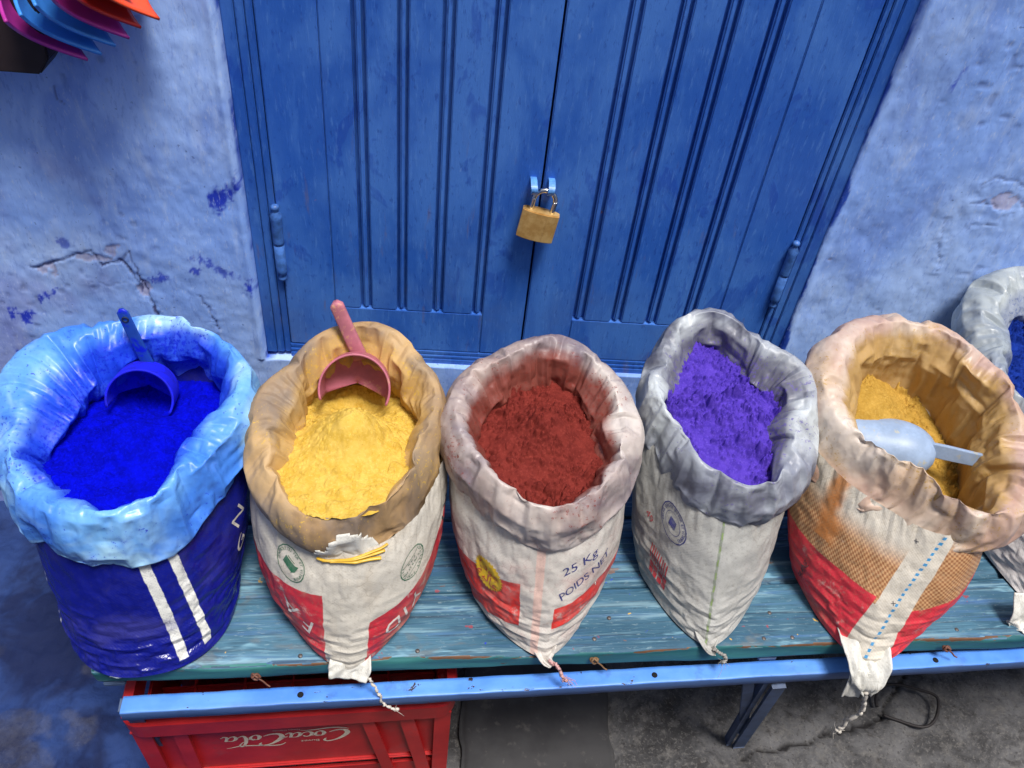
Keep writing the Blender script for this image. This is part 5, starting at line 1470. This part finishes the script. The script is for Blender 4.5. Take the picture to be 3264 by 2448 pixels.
flap('corner_tail', r4, [(0.238, -0.464, 0.014), (0.238, -0.486, 0.010), (0.240, -0.498, 0.006), (0.248, -0.503, 0.004)], [0.040, 0.030, 0.016, 0.008], CLOTH['s4'], 9)
string(r4, [(0.244, -0.500, 0.006), (0.254, -0.503, 0.004), (0.262, -0.506, -0.004), (0.258, -0.509, -0.012)], 0.0018, tg, 9, 10)
flap('corner_tail', r5, [(0.446, -0.470, 0.022), (0.446, -0.502, 0.020), (0.447, -0.524, 0.008), (0.449, -0.534, -0.012), (0.454, -0.536, -0.034)], [0.060, 0.062, 0.056, 0.042, 0.010], cloth_white, 12, amp=0.008)
flap('corner_tail', r5, [(0.440, -0.525, 0.004), (0.437, -0.533, -0.018), (0.436, -0.536, -0.044)], [0.030, 0.028, 0.024], cloth_white, 14, amp=0.002)
string(r5, [(0.453, -0.536, -0.028), (0.457, -0.536, -0.045), (0.464, -0.535, -0.065), (0.469, -0.534, -0.085), (0.470, -0.533, -0.100), (0.462, -0.532, -0.120), (0.463, -0.532, -0.140), (0.458, -0.532, -0.150), (0.466, -0.532, -0.158)], 0.0026, tw, 15, 6)
flap('corner_tail', r6, [(0.700, -0.425, 0.045), (0.698, -0.442, 0.022), (0.694, -0.452, 0.004), (0.690, -0.458, 0.002)], [0.055, 0.05, 0.045, 0.04], cloth_white, 17)

# knots of old cord nailed to the bench's edge, and a scrap of torn film
def knot(loc, mat, label, seed):
    r_ = np.random.default_rng(seed); root = empty('cord_knot', loc, 0, label, 'cord')
    pts = [(0.006 * math.cos(a * 2.1) * (1 + 0.2 * r_.standard_normal()), 0.003 * math.sin(a * 3.3) - 0.002, 0.005 * math.sin(a * 2.1) + 0.001 * r_.standard_normal()) for a in np.linspace(0, 2 * math.pi, 16)]
    tube('loop', catmull([tuple(0.7 * q_ for q_ in p_) for p_ in pts], 80), 0.0016, mat, root, 6)
    tube('loose_end', catmull([(0.003, -0.002, -0.003), (0.009, -0.004, -0.006), (0.014, -0.006, -0.011), (0.018, -0.008, -0.012)], 20), 0.0011, mat, root, 6)
jute = ink('old_jute', lin(122, 92, 62), 0.05); rust = ink('rusty_cord', lin(112, 70, 54), 0.05)
knot((0.088, -0.5085, -0.010), jute, 'tan cord knot stuck on the bench edge between the red and violet sacks', 1)
knot((0.580, -0.4775, -0.012), rust, 'rust-brown cord knot stuck on the bench edge below the pale grey sack', 2)
knot((-0.338, -0.5375, -0.016), rust, 'rust-brown cord knot stuck on the bench edge between the blue and yellow sacks', 3)
sa = np.linspace(-1, 1, 16); SA, SB = np.meshgrid(sa, sa, indexing='ij')
G = np.stack([SA * 0.016 * (1 + 0.2 * vn(SA * 2, SB * 2, 3)), SB * 0.008 * (1 + 0.3 * vn(SA * 2, SB * 2, 5)), 0.0035 + 0.003 * facet(SA * 3, SB * 2, 6)], -1)
o = grid_obj('torn_scrap', G, simple('white_film_scrap', lin(196, 210, 226), 0.4, 0.4))
o.location = (-0.487, -0.541, 0.001); o.rotation_euler = (R(22), 0, 0.1)
sm = o.modifiers.new('solid', 'SOLIDIFY'); sm.thickness = 0.0006
tag(o, 'small torn scrap of pale film under the navy striped sack', 'scrap')
# hoop of dark wire lying on the concrete
hp = [(0.726 + 0.056 * math.cos(a) + 0.004 * math.sin(2 * a), -0.376 + 0.036 * math.sin(a) + 0.005 * math.cos(3 * a), ZG + 0.010 + 0.006 * math.sin(a + 1)) for a in np.linspace(R(-160), R(175), 40)]
o = tube('wire_hoop', np.array(hp) - np.array([0.726, -0.376, ZG]), 0.0028, simple('dark_wire', lin(46, 42, 42), 0.6, 0.4, 0.3), None, 8)
o.location = (0.726, -0.376, ZG); tag(o, 'hoop of dark bent wire lying on the rough concrete', 'wire')

# dark smooth slabs in the shade under the bench, rubble between them
def slab(x0, x1, y0, y1, h, label, seed):
    nx, ny = 40, 60
    X_, Y_ = np.meshgrid(np.linspace(x0, x1, nx), np.linspace(y0, y1, ny), indexing='ij')
    ed = np.minimum(np.minimum(X_ - x0, x1 - X_), np.minimum(Y_ - y0, y1 - Y_))
    Z_ = h - 0.006 * np.exp(-ed / 0.004) + 0.0012 * fbm(X_ * 8, Y_ * 8, 4, seed)
    X_ = X_ + 0.004 * fbm(Y_ * 14, X_ * 0, 3, seed + 3) * np.exp(-np.minimum(X_ - x0, x1 - X_) / 0.02)
    c0 = np.array([(x0 + x1) / 2, (y0 + y1) / 2, 0])
    top = np.stack([X_, Y_, Z_], -1) - c0
    V = top.reshape(-1, 3); Q = grid_quads(nx, ny)
    ringi = [i * ny for i in range(nx)] + [(nx - 1) * ny + j for j in range(1, ny)] + [i * ny + ny - 1 for i in range(nx - 2, -1, -1)] + [j for j in range(ny - 2, 0, -1)]
    low = V[ringi].copy(); low[:, 2] = -0.015
    k = len(ringi); off = len(V)
    side = np.array([[ringi[i], off + i, off + (i + 1) % k, ringi[(i + 1) % k]] for i in range(k)])
    m = M('dark_slate_%d' % seed, 0.7, 0.3); p = m.pos()
    c = m.mix(m.ramp(m.noise(p, 9, 5, 0.6), 0.35, 0.65), lin(40, 39, 41), lin(58, 57, 58))
    c = m.mix(m.mul(m.ramp(m.noise(p, 50, 4, 0.65), 0.58, 0.7), 0.5), c, lin(84, 80, 78))
    m.color(c); m.bump(m.noise(p, 120, 4), 0.25, 0.001)
    o = link('stone_slab', quad_mesh('stone_slab', np.concatenate([V, low]), np.concatenate([Q, side[:, ::-1]])), m.m)
    o.location = (c0[0], c0[1], ZG); tag(o, label, 'slab')
slab(-0.066, 0.185, -0.66, -0.04, 0.012, 'wide dark stone slab under the bench beside the red crate', 3)
